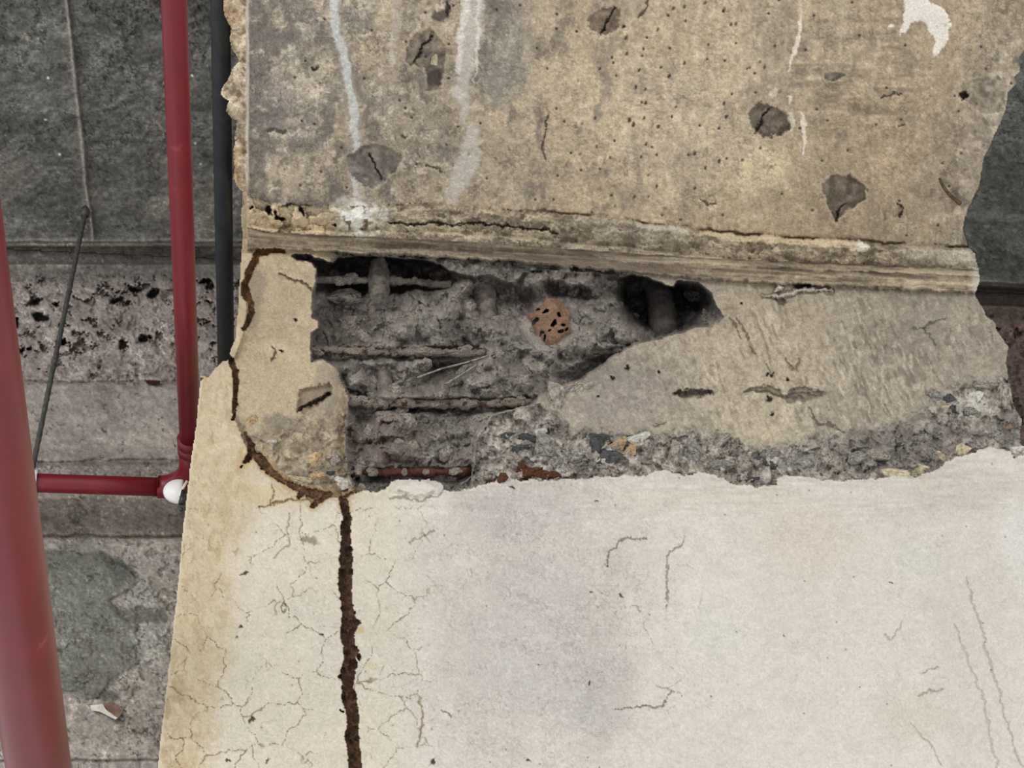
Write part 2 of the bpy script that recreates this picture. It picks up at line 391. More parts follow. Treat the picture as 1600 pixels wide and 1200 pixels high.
# ================================================================== COLUMN AND BEAM SURFACE
fg = Canvas(axis([(205, 1604, 1.4), (1604, 1800, 3.5), (1800, 2000, 12)]), axis([(-1000, -130, 14), (-130, -10, 4), (-10, 1208, 1.4), (1208, 1330, 4), (1330, 1520, 10)]))
U, V = fg.U, fg.V
fg.WU = U + 9 * fbm(U, V, 24, 71, 5, gain=.75); fg.WV = V + 9 * fbm(U, V, 24, 72, 5, gain=.75)
N0 = fbm(U, V, 160, 101, 6); N1 = fbm(U, V, 60, 102, 5); N2 = fbm(U, V, 22, 103, 4); N3 = fbm(U, V, 7, 104, 3); N4 = vn(U, V, 2.6, 2.6, 105)
def worm(sz, seed, wd=.10, asp=1.0):        # thin curling scratch lines
    return ss(wd, wd * .15, np.abs(fbm(U + .4 * (fg.WU - U), V + .4 * (fg.WV - V), sz, seed, 3, asp, gain=.6)))
WM1 = worm(11, 191, .09) * ss(-.1, .35, fbm(U, V, 40, 192, 3)); WM2 = worm(8, 193, .10) * ss(-.15, .3, fbm(U, V, 30, 194, 3)); WM3 = worm(14, 195, .07, 1.8) * ss(-.1, .3, fbm(U, V, 50, 196, 3))
SPK = vn(U, V, 3.4, 3.4, 197) * .6 + vn(U, V, 1.9, 1.9, 198) * .5

OUT = [(384, -1000), (384, -20), (350, -10), (348, 5), (349, 22), (355, 34), (361, 45), (358, 60), (361, 76), (368, 86), (372, 96), (364, 105), (358, 120), (349, 132),
       (344, 145), (347, 153), (356, 158), (352, 174), (360, 184), (370, 188), (370, 197), (365, 222), (363, 245), (366, 262), (365, 280), (370, 292), (379, 303), (382, 318),
       (377, 326), (376, 350), (379, 368), (377, 392), (375, 420), (373, 450), (371, 480), (368, 510), (366, 532), (360, 545), (358, 560), (345, 566), (333, 578), (325, 588),
       (312, 585), (312, 600), (310, 627), (305, 665), (300, 702), (295, 745), (290, 790), (283, 845), (276, 930), (267, 1008), (258, 1089), (249, 1164), (246, 1200), (216, 1520),
       (1830, 1520), (1738, 1200), (1645, 820), (1612, 704), (1600, 700), (1594, 676), (1597, 654), (1585, 634), (1578, 600), (1572, 566), (1577, 541), (1558, 515),
       (1555, 504), (1541, 493), (1537, 481), (1524, 461), (1531, 439), (1530, 422), (1524, 396), (1504, 376), (1504, 362), (1514, 323), (1524, 303), (1530, 290),
       (1538, 246), (1558, 204), (1572, 173), (1575, 147), (1589, 130), (1583, 122), (1596, 112), (1590, 98), (1596, 86), (1612, 60), (1640, -20), (1945, -1000)]
def refine(pts, seed):
    return pts
sd_out_raw = fg.sdf(OUT, 60, False)
fine_w = 1.6 * N2 + 1.5 * N3
inside = sd_out_raw + fine_w * ss(1200, 1000, V) < 0

# ledge (mortar lip) between soffit and column face: upper and lower line
lx = [370, 420, 520, 620, 700, 850, 950, 1080, 1200, 1350, 1500, 1700]
ly0 = [300, 318, 322, 320, 320, 331, 341, 357, 371, 377, 386, 400]
ly1 = [392, 391, 394, 401, 404, 413, 424, 436, 443, 450, 458, 470]
lym = [352, 362, 368, 372, 376, 386, 393, 402, 408, 413, 420, 430]
L0 = np.interp(U, lx, ly0) + 4 * N1 + 4 * N2 + 2 * N3; L1 = np.interp(U, lx, ly1) + 3.2 * N2 + 2 * N3 + 2 * N1; LM = np.interp(U, lx, lym) + 1.2 * N2
is_led = (V > L0) & (V < L1) & (U > 372)
is_sof = (V <= L0)

# ---------------- soffit colour
g1 = 1 + .07 * N0 + .08 * N1 + .08 * N2 + .07 * N3
S = np.ones(U.shape + (1,), np.float32) * rgb(170, 152, 124)
def smix(S, m, c): m = np.clip(m, 0, 1)[..., None]; return S * (1 - m) + np.asarray(c) * m
S = smix(S, ss(600, 420, U + 60 * N1) * .75, rgb(163, 150, 130))
S = smix(S, ss(-.05, .4, N1 + .35 * ss(560, 400, U)) * ss(760, 500, U), rgb(124, 116, 106) )
S = smix(S, ss(.1, .5, fbm(U, V, 45, 111, 5) + .45 * (1 - np.minimum(fg.ell(450, 130, 80, 120), 2))) * .8, rgb(192, 178, 152))
S = smix(S, ss(1.2, .5, fg.ell(455, 275, 90, 40)) * .7, rgb(184, 168, 140))
S = smix(S, ss(1.3, .5, fg.ell(640, 190, 90, 110) + .3 * N1) * .55, rgb(150, 139, 122))
S = smix(S, ss(1.2, .5, fg.ell(400, 100, 22, 190) + .4 * N2) * .75, rgb(118, 110, 104))
S = smix(S, ss(1.15, .5, fg.ell(440, 150, 42, 50) + .5 * N2) * .6, rgb(128, 118, 112))
S = smix(S, ss(1.2, .4, fg.ell(790, 70, 55, 120) + .4 * N2) * .75, rgb(136, 131, 118))
S = smix(S, ss(1.2, .4, fg.ell(775, 130, 35, 45) + .5 * N2) * .6, rgb(120, 116, 106))
S = smix(S, ss(1.2, .3, fg.ell(1000, 130, 200, 190) + .3 * N1) * .65, rgb(184, 165, 134))
S = smix(S, ss(1.1, .4, fg.ell(1050, 200, 120, 120) + .4 * N1) * .5, rgb(172, 157, 134))
S = smix(S, ss(.0, .5, fbm(U, V, 30, 112, 4, .35) + .2) * ss(820, 950, U) * .35, rgb(194, 174, 140))
S = smix(S, ss(1150, 1330, U + 50 * N1) * .70, rgb(148, 130, 104))
S = smix(S, ss(1.2, .4, fg.ell(1210, 90, 60, 120) + .5 * N2) * .5, rgb(138, 126, 108))
S = smix(S, ss(1.2, .3, fg.ell(1190, 265, 60, 42, -25) + .5 * N2) * .8, rgb(196, 178, 140))
S = smix(S, ss(1.2, .3, fg.ell(1380, 235, 80, 60) + .4 * N2) * .6, rgb(164, 143, 112))
S = smix(S, ss(1.2, .3, fg.ell(1295, 60, 45, 110, 0) + .4 * N2) * .4, rgb(158, 144, 120))
# wood-grain bands on the right
band = fbm(U, V, 9, 113, 3, 5.0) * ss(1.3, .5, fg.ell(1340, 110, 120, 110))
S = S * (1 - .30 * np.clip(band, -.2, 1))[..., None]
edge = ss(110, 20, -sd_out_raw) * (U > 1200)
S = smix(S, edge * ss(-.5, .3, N1 + .2) * .75, rgb(132, 122, 106))
S = smix(S, edge * ss(.0, .4, fbm(U, V, 12, 114, 4)) * .7, rgb(176, 164, 140))
S = smix(S, edge * ss(.12, .5, fbm(U, V, 16, 115, 4)) * .7, rgb(96, 87, 74))
# small-scale mottling everywhere
S = smix(S, ss(.08, .45, fbm(fg.WU, fg.WV, 16, 116, 5, gain=.7)) * (.18 + .40 * ss(900, 650, U)), rgb(104, 96, 84))
S = smix(S, ss(.10, .45, fbm(fg.WU, fg.WV, 14, 117, 5, gain=.7)) * (.20 + .34 * ss(900, 650, U)), rgb(212, 200, 174))
vs1 = fbm(U, V, 16, 121, 4, .35); S = S * (1 + .10 * vs1 * ss(750, 950, U))[..., None]
S = smix(S, ss(.02, .4, fbm(fg.WU, fg.WV, 60, 118, 5, .5, gain=.7)) * .60 * ss(700, 300, np.abs(U - 500)), rgb(100, 94, 87))
WS = .55 + .45 * ss(900, 700, U) + .3 * ss(1250, 1400, U)
S = smix(S, WM1 * .33 * WS, rgb(92, 82, 70)); S = smix(S, WM2 * .28 * WS, rgb(214, 202, 178)); S = smix(S, WM3 * .30, rgb(88, 79, 68))
S = S * (g1 * 1.05 + .09 * SPK)[..., None]
S = smix(S, ss(.45, .9, SPK) * .5 * ss(900, 500, U), rgb(90, 82, 72))
fg.C = S
Hs = .0020 * N0 + .0018 * N1 + .0016 * N2 + .0010 * N3 + .0004 * N4 - .0010 * WM1 - .0008 * WM3 + .0006 * WM2
pit = ss(.10, .45, fbm(fg.WU, fg.WV, 10, 119, 4)) * ss(900, 500, U); Hs -= .0012 * pit
so = is_sof
def soft(m): return m * so
# pores, slightly tilted
f1, f2, cid = worley((.8 * U + .5 * V) + .3 * (fg.WU - U), (V - .8 * U) * .5 + .3 * (fg.WV - V), 13, 21)
por = ss(.20, .07, f1 + .06 * N2) * (cid > .83) * ss(1.3, .6, fg.ell(1060, 170, 170, 200))
fg.tint(por, rgb(72, 62, 50), .8); Hs -= .003 * por
f1, f2, cid = worley(U, V, 40, 22); por = ss(.07, .03, f1) * (cid > .6) * ss(400, 460, U)
fg.tint(soft(por), rgb(80, 70, 58), .75); Hs -= .003 * por
# lime runs
run = fg.line([(519, -200, 5), (521, 0, 6), (527, 50, 7), (536, 85, 6.5), (545, 140, 6), (552, 185, 5), (556, 230, 4.5), (553, 262, 4), (553, 300, 3.5)], 30)
mrun = ss(2, -2, run); fg.tint(mrun, rgb(196, 199, 194), .92); fg.tint(mrun * ss(-1.2, -.0, run), rgb(224, 222, 212), .8); Hs += .002 * mrun
fg.tint(ss(12, 0, run) * (1 - mrun), rgb(186, 176, 158), .4)
for l, c, k, w_ in [([(742, -200, 14), (741, 0, 15), (738, 40, 14), (731, 75, 13), (726, 110, 10), (722, 150, 8)], rgb(196, 190, 180), .72, 5),
                    ([(728, -100, 4), (727, 20, 4), (722, 60, 4), (716, 110, 3)], rgb(222, 218, 208), .6, 3),
                    ([(748, -100, 2), (748, 60, 2), (742, 130, 1)], rgb(226, 222, 212), .6, 2),
                    ([(740, 200, 6), (736, 235, 13), (728, 265, 16), (712, 290, 12), (702, 312, 7)], rgb(196, 190, 178), .75, 5),
                    ([(712, 140, 6), (728, 165, 5), (722, 190, 3)], rgb(200, 194, 182), .6, 4),
                    ([(620, -50, 8), (618, 30, 6), (612, 70, 4)], rgb(182, 172, 156), .5, 6),
                    ([(612, 60, 2), (614, 100, 3)], rgb(206, 198, 184), .6, 3),
                    ([(1251, 25, 1), (1248, 50, 2), (1243, 78, 3.2), (1239, 92, 2), (1232, 110, 1.4)], rgb(222, 210, 188), .9, 2),
                    ([(1214, 138, 4), (1206, 146, 2)], rgb(214, 204, 184), .7, 3), ([(1232, 150, 2), (1232, 160, 1)], rgb(220, 210, 192), .8, 2),
                    ([(1237, 180, 4), (1240, 190, 3), (1233, 204, 2)], rgb(206, 194, 172), .85, 2),
                    ([(1251, 178, 1), (1257, 195, 3), (1256, 228, 2), (1255, 242, .6)], rgb(218, 208, 190), .9, 2),
                    ([(1330, -60, 5), (1318, 10, 4), (1310, 60, 3)], rgb(188, 172, 144), .5, 8),
                    ([(1372, 60, 2), (1367, 100, 2), (1360, 150, 2)], rgb(190, 176, 150), .5, 4)]:
    dd = fg.line(l, 30); mm = ss(w_, -w_ * .4, dd); fg.tint(soft(mm), c, k); Hs += .0010 * mm
# white flaked patch
wp = fg.sdf([(1414, -30), (1446, -8), (1456, 4), (1474, 16), (1482, 35), (1481, 62), (1470, 78), (1456, 88), (1456, 78), (1462, 66), (1452, 50), (1446, 38), (1432, 34), (1420, 44), (1407, 56), (1412, 30)], 20)
mm = ss(2, -1.5, wp); fg.tint(mm, rgb(214, 210, 198) * 1.02, .95); Hs += .0025 * mm
fg.tint(ss(2.2, 0, np.abs(wp)), rgb(236, 230, 214), .7)
fg.tint(ss(1.1, .6, fg.ell(1391, 44, 5, 3)), rgb(226, 216, 198))
# formwork tie pockets
def pocket(pts, c, dep, slot=None, k=.9):
    global Hs
    s = fg.sdf(pts, 20); mm = ss(2.0, -2.0, s)
    fg.tint(mm, c * 1.0, k); fg.C = fg.C * (1 + mm * .35 * fbm(U, V, 9, 131, 3))[..., None]
    Hs = Hs - dep * ss(2, -5, s) + mm * .003 * fbm(U, V, 14, 133, 3)
    fg.tint(ss(3.5, .5, np.abs(s - 2)), rgb(190, 176, 150), .35)
    if slot:
        dd = fg.line(slot, 16); fg.tint(ss(1.5, -.6, dd), rgb(56, 49, 42), .8); Hs = Hs - .008 * ss(2, -1.5, dd)
pocket([(918, 28), (930, 17), (955, 8), (970, 12), (973, 30), (967, 47), (950, 52), (936, 60), (922, 48)], rgb(120, 104, 86), .006, [(959, 12, 1), (948, 34, 1.6), (936, 58, .8)])
pocket([(543, 243), (560, 230), (590, 228), (612, 232), (628, 245), (620, 262), (606, 280), (585, 290), (565, 286), (550, 276)], rgb(122, 114, 104), .008, [(578, 242, 1), (588, 258, 1.6), (597, 278, 1)])
pocket([(634, 90), (648, 52), (672, 44), (690, 60), (698, 90), (690, 140), (668, 142), (664, 110), (640, 100)], rgb(116, 104, 90), .006, [(674, 52, 1), (660, 72, 1.5), (648, 98, .8)], .7)
pocket([(1170, 176), (1180, 163), (1198, 158), (1210, 168), (1236, 180), (1234, 200), (1220, 214), (1196, 213), (1178, 205)], rgb(104, 92, 80), .010, [(1204, 168, 1), (1190, 186, 1.4), (1180, 204, 1)])
pocket([(1284, 288), (1300, 275), (1330, 272), (1352, 290), (1352, 310), (1338, 322), (1318, 338), (1302, 340), (1290, 315)], rgb(106, 95, 82), .010, [(1322, 320, 1), (1310, 332, 1.6), (1304, 344, 1)])
pocket([(1492, 140), (1520, 124), (1560, 118), (1574, 130), (1570, 172), (1540, 178), (1500, 156)], rgb(128, 118, 102), .004, None, .6)
pocket([(1498, 148), (1510, 142), (1514, 154), (1504, 158)], rgb(62, 54, 46), .012)
pocket([(1376, 322), (1396, 318), (1408, 324), (1402, 340), (1382, 346)], rgb(150, 134, 108), .003, [(1400, 320, .8), (1408, 326, 1), (1402, 340, .8)], .6)
pocket([(1288, 116), (1310, 110), (1322, 116), (1306, 126), (1292, 126)], rgb(104, 96, 84), .003, None, .8)
for x, y, rx, ry in [(494, 106, 6, 3.5), (480, 95, 2, 2), (690, 25, 18, 10), (700, 15, 5, 14), (440, 205, 10, 4), (425, 202, 14, 3), (680, 122, 14, 16)]:
    e = fg.ell(x, y, rx, ry); fg.tint(ss(1.1, .5, e), rgb(84, 74, 64) if rx > 6 else rgb(40, 34, 30), .8); Hs -= .003 * ss(1.1, .4, e)
for l in [[(664, 258, .5), (676, 262, .8), (690, 267, .6)], [(855, 180, .4), (852, 215, .5), (850, 250, .4)], [(628, 215, .5), (635, 212, .5)], [(1000, 30, .5), (1008, 10, .6), (1010, -10, .6)],
          [(1375, 152, .7), (1392, 148, .8), (1408, 150, .7)], [(1400, 198, .5), (1410, 194, .6)], [(1095, 310, .6), (1105, 322, .8), (1118, 318, .7)]]:
    dd = fg.line(l, 10); fg.tint(ss(1.8, 0, dd), rgb(78, 66, 56), .75); Hs -= .003 * ss(2, 0, dd)
# thin bright arris along the left edge of the soffit and the lumpy grout left of it
lump = (U < 386) & is_sof
f1, f2, cid = worley(fg.WU, fg.WV, 26, 31, 34)
lc = rgb(196, 178, 146) * (1 + .18 * N1 + .28 * N2 + .14 * N3)[..., None]
lc = smix(lc, ss(.10, .02, f2 - f1) * .35, rgb(104, 88, 68)); lc = smix(lc, WM1 * .6, rgb(110, 92, 70)); lc = smix(lc, ss(.1, .5, N2) * .6, rgb(222, 210, 184)); lc = smix(lc, ss(.15, .5, -N1) * .6, rgb(178, 142, 96))
ml = ss(387, 384, U + 1.5 * N2) * is_sof
fg.C = fg.C * (1 - ml[..., None]) + lc * ml[..., None]
Hs = Hs * (1 - ml) + ml * (.014 * (1 - f1) + .012 * N2 + .004 * N3 + .01 * N1 - .006)
arr = ss(4, 1, np.abs(U - 386.5 - 1.2 * N1)) * ss(310, 270, V); fg.tint(arr, rgb(214, 204, 188), .85); Hs += .004 * arr
fg.H = Hs.copy()

# ---------------- ledge
q = np.clip((V - L0) / (L1 - L0), 0, 1); up = (V < LM)
led = np.ones(U.shape + (1,), np.float32) * rgb(158, 142, 116) * (1 + .08 * N0 + .12 * N2 + .10 * N3)[..., None]
gr = fbm(U, V - .06 * U, 7, 141, 4, 14.0)
led = led * (1 + .22 * gr * (~up))[..., None]
ru = fbm(fg.WU, fg.WV, 14, 142, 5, 1.8, gain=.75)
led = smix(led, (~up) * ss(1250, 1000, U) * .7, rgb(138, 124, 103)) * (1 + .10 * SPK)[..., None]
led = smix(led, WM3 * .4, rgb(92, 80, 62)); led = smix(led, up * WM1 * .45, rgb(90, 78, 60)); led = smix(led, up * WM2 * .5, rgb(222, 210, 182))
led = smix(led, up * ss(-.05, .35, ru) * .75, rgb(204, 190, 156)); led = smix(led, up * ss(.08, .4, -ru) * .7, rgb(112, 98, 78))
led = smix(led, up * ss(800, 1000, U) * ss(1130, 1050, U) * .4, rgb(150, 138, 118))
led = smix(led, (~up) * ss(.15, .4, gr) * .5, rgb(190, 172, 138)); led = smix(led, (~up) * ss(.15, .45, -gr) * .6, rgb(98, 84, 66))
led = smix(led, (~up) * ss(650, 850, U) * ss(1150, 900, U) * .35, rgb(124, 108, 92))
# pale wooden-looking strip to the right
ws = fg.sdf([(1095, 354), (1120, 361), (1200, 365), (1290, 371), (1345, 375), (1360, 383), (1352, 392), (1300, 388), (1200, 381), (1140, 378), (1090, 368)], 20)
mw = ss(1.5, -1.5, ws); led = smix(led, mw * .95, rgb(210, 190, 150) * .98); led = led * (1 + mw * .12 * fbm(U, V - .07 * U, 6, 143, 3, 12.))[..., None]
led = smix(led, mw * ss(1325, 1350, U + 9 * N3), rgb(226, 218, 200))
ws2 = fg.sdf([(985, 346), (1010, 344), (1050, 352), (1080, 358), (1060, 364), (1020, 362)], 20); led = smix(led, ss(2, -2, ws2) * .8, rgb(196, 190, 172))
led = smix(led, ss(1380, 1440, U) * up * .6, rgb(146, 136, 118))
led = smix(led, ss(1.1, .4, fg.ell(1500, 402, 36, 14) + .5 * N2) * .8, rgb(204, 194, 172)); led = smix(led, ss(1.1, .4, fg.ell(1440, 395, 26, 12) + .5 * N2) * .7, rgb(190, 178, 152))
led = smix(led, ss(18, 4, 1530 - U) * .7, rgb(200, 192, 176))
# lime bloom and left-end rubble
led_bloom = ss(1.15, .3, fg.ell(560, 338, 52, 36) + .5 * N2 + .35 * N3)
led = smix(led, led_bloom, rgb(236, 232, 218)); led = smix(led, led_bloom * ss(.12, .4, fbm(U, V, 9, 144, 4)), rgb(120, 104, 76))
f1, f2, cid = worley(fg.WU, fg.WV, 27, 32); lr = ss(535, 500, U) * up
led = smix(led, lr * .9, rgb(190, 170, 134)); led = led * (1 + lr * (.35 * (cid - .5) + .1 * N3))[..., None]
led = smix(led, lr * ss(.08, .01, f2 - f1) * .45 * ss(-.3, .1, N1), rgb(96, 78, 56)); led = smix(led, lr * WM1 * .6, rgb(100, 82, 60))
for x, y, rx, ry in [(420, 331, 5, 9), (436, 340, 8, 4), (432, 333, 3, 8), (473, 330, 4, 8), (396, 326, 4, 3), (521, 354, 3, 3), (450, 322, 6, 3)]:
    led = smix(led, ss(1.1, .5, fg.ell(x, y, rx, ry)) * .9, rgb(50, 38, 28))
fg.tint(led_bloom * is_sof * 1.0, rgb(232, 228, 216), .9)
mled = is_led[..., None]
fg.C = np.where(mled, led, fg.C)
prof = np.interp(q, [0, .04, .12, .30, .42, .50, .54, .62, .75, .84, .88, .96, 1.0], [0, .010, .016, .018, .014, .010, .022, .026, .024, .018, .022, .018, .006])
gl = np.abs(V - (LM + .35 * (L1 - LM))); gl2 = np.abs(V - (LM + .75 * (L1 - LM)))
Hl = prof + up * (.010 * ru + .004 * N2 + .003 * N3 - .002 * WM1) + (~up) * (.0035 * gr + .0016 * N3 + .002 * N2) - .005 * ss(2.5, 0, gl + 1.5 * N2) * ss(.3, -.1, N0 - .1)
Hl += lr * (.016 * (1 - f1) + .01 * (cid - .5) - .006) + mw * .006
for x, y, rx, ry in [(420, 331, 5, 9), (436, 340, 8, 4), (432, 333, 3, 8), (473, 330, 4, 8), (396, 326, 4, 3), (521, 354, 3, 3)]:
    Hl -= .02 * ss(1.1, .5, fg.ell(x, y, rx, ry))
crk = fg.line([(608, 349, .5), (640, 352, 1), (680, 347, 1), (700, 350, 1.2), (740, 348, 1), (790, 352, 1.2), (830, 358, 1), (870, 361, .6)], 14)
fg.C = np.where(mled, smix(fg.C, ss(1.8, -.3, crk) * .9, rgb(62, 50, 38)), fg.C); Hl -= .008 * ss(2, -.5, crk)
fg.C = np.where(mled & ~up[..., None], smix(fg.C, ss(2.0, .2, np.abs(V - LM - 1)) * .6 * ss(-.4, .1, N1), rgb(86, 72, 56)), fg.C)
fg.C = np.where(mled, smix(fg.C, ss(2.2, .2, gl2) * .5 * ss(-.2, .2, N1), rgb(96, 82, 64)), fg.C)
fg.H = np.where(is_led, Hl, fg.H)
# the joint line where soffit meets lip
jl = ss(2.8, .4, np.abs(V - L0 + 1)) * ss(780, 900, U) * ss(-.25, .15, N1 + .05)
fg.tint(jl, rgb(84, 70, 54), .75); fg.H -= .006 * jl

# ---------------- column concrete face
is_face = (V >= L1) | ((U <= 386) & (V > 300))
Fc = np.ones(U.shape + (1,), np.float32) * rgb(164, 151, 128)
Fc = smix(Fc, ss(1.25, .4, fg.ell(1200, 560, 130, 150) + .25 * N1) * .75, rgb(184, 168, 136))
Fc = smix(Fc, ss(1.2, .4, fg.ell(970, 620, 110, 75, -15) + .3 * N1) * .85, rgb(150, 139, 128))
Fc = smix(Fc, ss(1.2, .4, fg.ell(1440, 540, 130, 100) + .3 * N1) * .85, rgb(152, 141, 122))
Fc = smix(Fc, ss(1.2, .5, fg.ell(1380, 525, 70, 26) + .5 * N2) * .5, rgb(140, 127, 108))
Fc = smix(Fc, ss(1.2, .5, fg.ell(1330, 640, 110, 45) + .4 * N2) * .5, rgb(154, 143, 124))
Fc = smix(Fc, ss(1.15, .8, fg.ell(1190, 660, 80, 50)) * .7, rgb(186, 171, 138))
Fc = smix(Fc, ss(1.2, .4, fg.ell(1090, 550, 60, 26)) * .45, rgb(182, 167, 142))
# brushed strokes leaning to the right
a = math.radians(68); X1 = U * math.cos(a) + V * math.sin(a); X2 = -U * math.sin(a) + V * math.cos(a)
q1 = vn(X2 + 3 * N2, X1, 4.6, 17, 152); q2 = vn(X2 + 30 + 3 * N2, X1, 3.6, 12, 153)
stk = ss(.15, .6, q1) - ss(.15, .6, q2)
sm = ss(1.4, .6, fg.ell(1330, 570, 330, 120)) * (U > 940) * ss(-.6, .05, N1 + .5 * fbm(U, V, 34, 199, 3))
Fc = smix(Fc, sm * ss(.15, .6, q1) * .42, rgb(112, 99, 82)); Fc = smix(Fc, sm * ss(.15, .6, q2) * .40, rgb(214, 202, 176))
Fc = Fc * (1 + .09 * SPK)[..., None]; Fc = smix(Fc, WM1 * .22 + WM3 * .2, rgb(96, 86, 72)); Fc = smix(Fc, WM2 * .2, rgb(216, 204, 180))
Fc = Fc * (1 + .05 * N0 + .06 * N1 + .06 * N2 + .06 * N3)[..., None]
Fc = smix(Fc, ss(.1, .45, fbm(fg.WU, fg.WV, 12, 154, 4)) * .30, rgb(126, 113, 94)); Fc = smix(Fc, ss(.1, .45, fbm(fg.WU, fg.WV, 11, 155, 4)) * .25, rgb(208, 194, 164))
Hf = .002 * N0 + .0014 * N1 + .0010 * N2 + .0007 * N3 - .0016 * sm * stk - .0006 * WM1
# the block left of the cavity
lb = (U < 560)
Lb = np.ones(U.shape + (1,), np.float32) * rgb(190, 172, 138) * (1 + .05 * N1 + .07 * N2 + .06 * N3 + .06 * SPK)[..., None]; Lb = smix(Lb, WM1 * .25 + WM3 * .15, rgb(120, 104, 80))
Lb = smix(Lb, ss(1.25, .5, fg.ell(395, 455, 22, 60) + .4 * N2) * .8, rgb(152, 138, 116))
lowm = ss(620, 690, V + 22 * N1 + 0.25 * (U - 440))
Lb = smix(Lb, lowm * .9, rgb(148, 134, 110)); lq = fbm(fg.WU, fg.WV, 14, 156, 4, gain=.7); Lb = Lb * (1 + lowm * .45 * lq)[..., None]; Lb = smix(Lb, lowm * ss(.1, .4, fbm(fg.WU, fg.WV, 12, 214, 4)) * .6, rgb(196, 184, 158)); Lb = smix(Lb, lowm * (WM1 * .4 + WM3 * .4), rgb(86, 76, 62))
Lb = smix(Lb, ss(1.1, .6, fg.ell(512, 610, 28, 60) + .4 * N2) * .7, rgb(158, 147, 128))
Lb = smix(Lb, ss(1.15, .5, fg.ell(440, 590, 60, 40)) * .5, rgb(188, 170, 134))
Lb = smix(Lb, ss(1.1, .5, fg.ell(440, 660, 34, 16) + .4 * N2) * .6, rgb(126, 118, 108))
Fc = np.where(lb[..., None], Lb, Fc)
Hf = np.where(lb, Hf + lowm * (.013 * fbm(fg.WU, fg.WV, 22, 157, 5, gain=.65) + .004 * lq - .005) - .016 * ss(505, 545, U + 6 * N2) * ss(560, 590, V), Hf)
chip = fg.sdf([(466, 642), (468, 612), (490, 603), (514, 600), (518, 612), (500, 626), (478, 648)], 20); mc = ss(1.5, -3, chip)
Fc = smix(Fc, mc * .7, rgb(134, 118, 98)); Hf -= .010 * mc
dd = fg.line([(468, 642, 1), (490, 630, 1.6), (512, 614, 2.2)], 12); Fc = smix(Fc, ss(2, -1, dd) * .9, rgb(60, 48, 38)); Hf -= .012 * ss(2.5, -1, dd)
for l in [[(438, 428, 1.0), (450, 436, 1.2), (470, 442, 1), (488, 452, 1)], [(428, 560, .6), (430, 545, .5), (424, 540, .4)]]:
    dd = fg.line(l, 10); Fc = smix(Fc, ss(1.8, -.4, dd) * .8, rgb(96, 82, 66)); Hf -= .005 * ss(2, -.5, dd)
# slots left by tie bars
def fslot(pts, c, dep, k=.85):
    global Fc, Hf
    s = fg.sdf(pts, 16); mm = ss(1.5, -2, s); Fc = smix(Fc, mm * k, c); Hf = Hf - dep * ss(1.5, -3.5, s)
fslot([(1050, 617), (1066, 608), (1090, 606), (1112, 606), (1120, 614), (1098, 618), (1070, 620)], rgb(104, 92, 78), .012)
fslot([(1046, 622), (1060, 622), (1058, 645), (1046, 648)], rgb(152, 140, 122), .002, .5)
fslot([(1160, 610), (1176, 605), (1205, 603), (1218, 608), (1224, 622), (1204, 616), (1180, 614)], rgb(132, 117, 96), .007)
fslot([(1222, 622), (1234, 608), (1250, 603), (1272, 608), (1290, 613), (1270, 622), (1250, 628), (1232, 630)], rgb(136, 122, 102), .008)
for l in [[(1162, 610, .6), (1180, 613, 1), (1205, 613, 1.2), (1222, 622, 1.4)], [(1226, 618, 1), (1250, 616, 1.2), (1282, 616, .8)], [(1228, 622, .8), (1252, 622, 1)], [(1056, 616, 1), (1090, 613, 1.6), (1112, 613, 1.2)],
          [(1262, 640, .6), (1280, 660, .9), (1300, 668, 1), (1320, 675, .8)], [(1140, 495, .6), (1152, 512, 1), (1160, 526, .7)], [(1150, 500, .6), (1164, 515, 1), (1170, 531, .7)], [(1172, 540, .6), (1180, 553, .6)],
          [(1196, 570, .5), (1204, 586, .8)], [(1230, 560, .6), (1236, 576, .9), (1246, 578, .7), (1248, 560, .6)], [(1444, 514, 1), (1460, 506, 1), (1478, 498, .7)], [(1430, 512, .6), (1446, 515, .7), (1462, 540, .6)], [(1022, 663, .8), (1036, 658, 1)]]:
    dd = fg.line(l, 10); Fc = smix(Fc, ss(1.5, -.5, dd) * .62, rgb(80, 68, 55)); Hf -= .003 * ss(2, -.5, dd)
for x, y, r in [(1159, 475, 2.6), (1200, 588, 2.2), (1208, 588, 2.6), (1232, 590, 3), (1202, 624, 4), (981, 576, 3.5), (956, 592, 2.4), (937, 616, 2.6), (464, 499, 2.6), (441, 547, 2.6), (1206, 647, 2), (1030, 582, 3)]:
    e = fg.ell(x, y, r * 1.2, r); Fc = smix(Fc, ss(1.2, .5, e) * .95, rgb(44, 36, 30)); Hf -= .006 * ss(1.2, .4, e)
# torn flap under the lip
for l, c in [([(1205, 462, 1), (1216, 452, 2), (1222, 446, 3), (1218, 440, 2)], rgb(206, 196, 172)), ([(1195, 462, 1.2), (1212, 463, 2), (1234, 456, 2), (1250, 450, 3), (1270, 452, 1.5), (1300, 453, 1)], rgb(200, 190, 166))]:
    dd = fg.line(l, 14); Fc = smix(Fc, ss(1.5, -1, dd) * .85, c); Hf += .010 * ss(2, -2, dd)
    Fc = smix(Fc, ss(2.5, .5, np.abs(dd - 2.5)) * .5, rgb(66, 54, 42))
fslot([(1210, 466), (1222, 464), (1230, 470), (1218, 476)], rgb(96, 88, 76), .005); fslot([(1238, 443), (1258, 440), (1268, 447), (1246, 449)], rgb(56, 46, 38), .012)
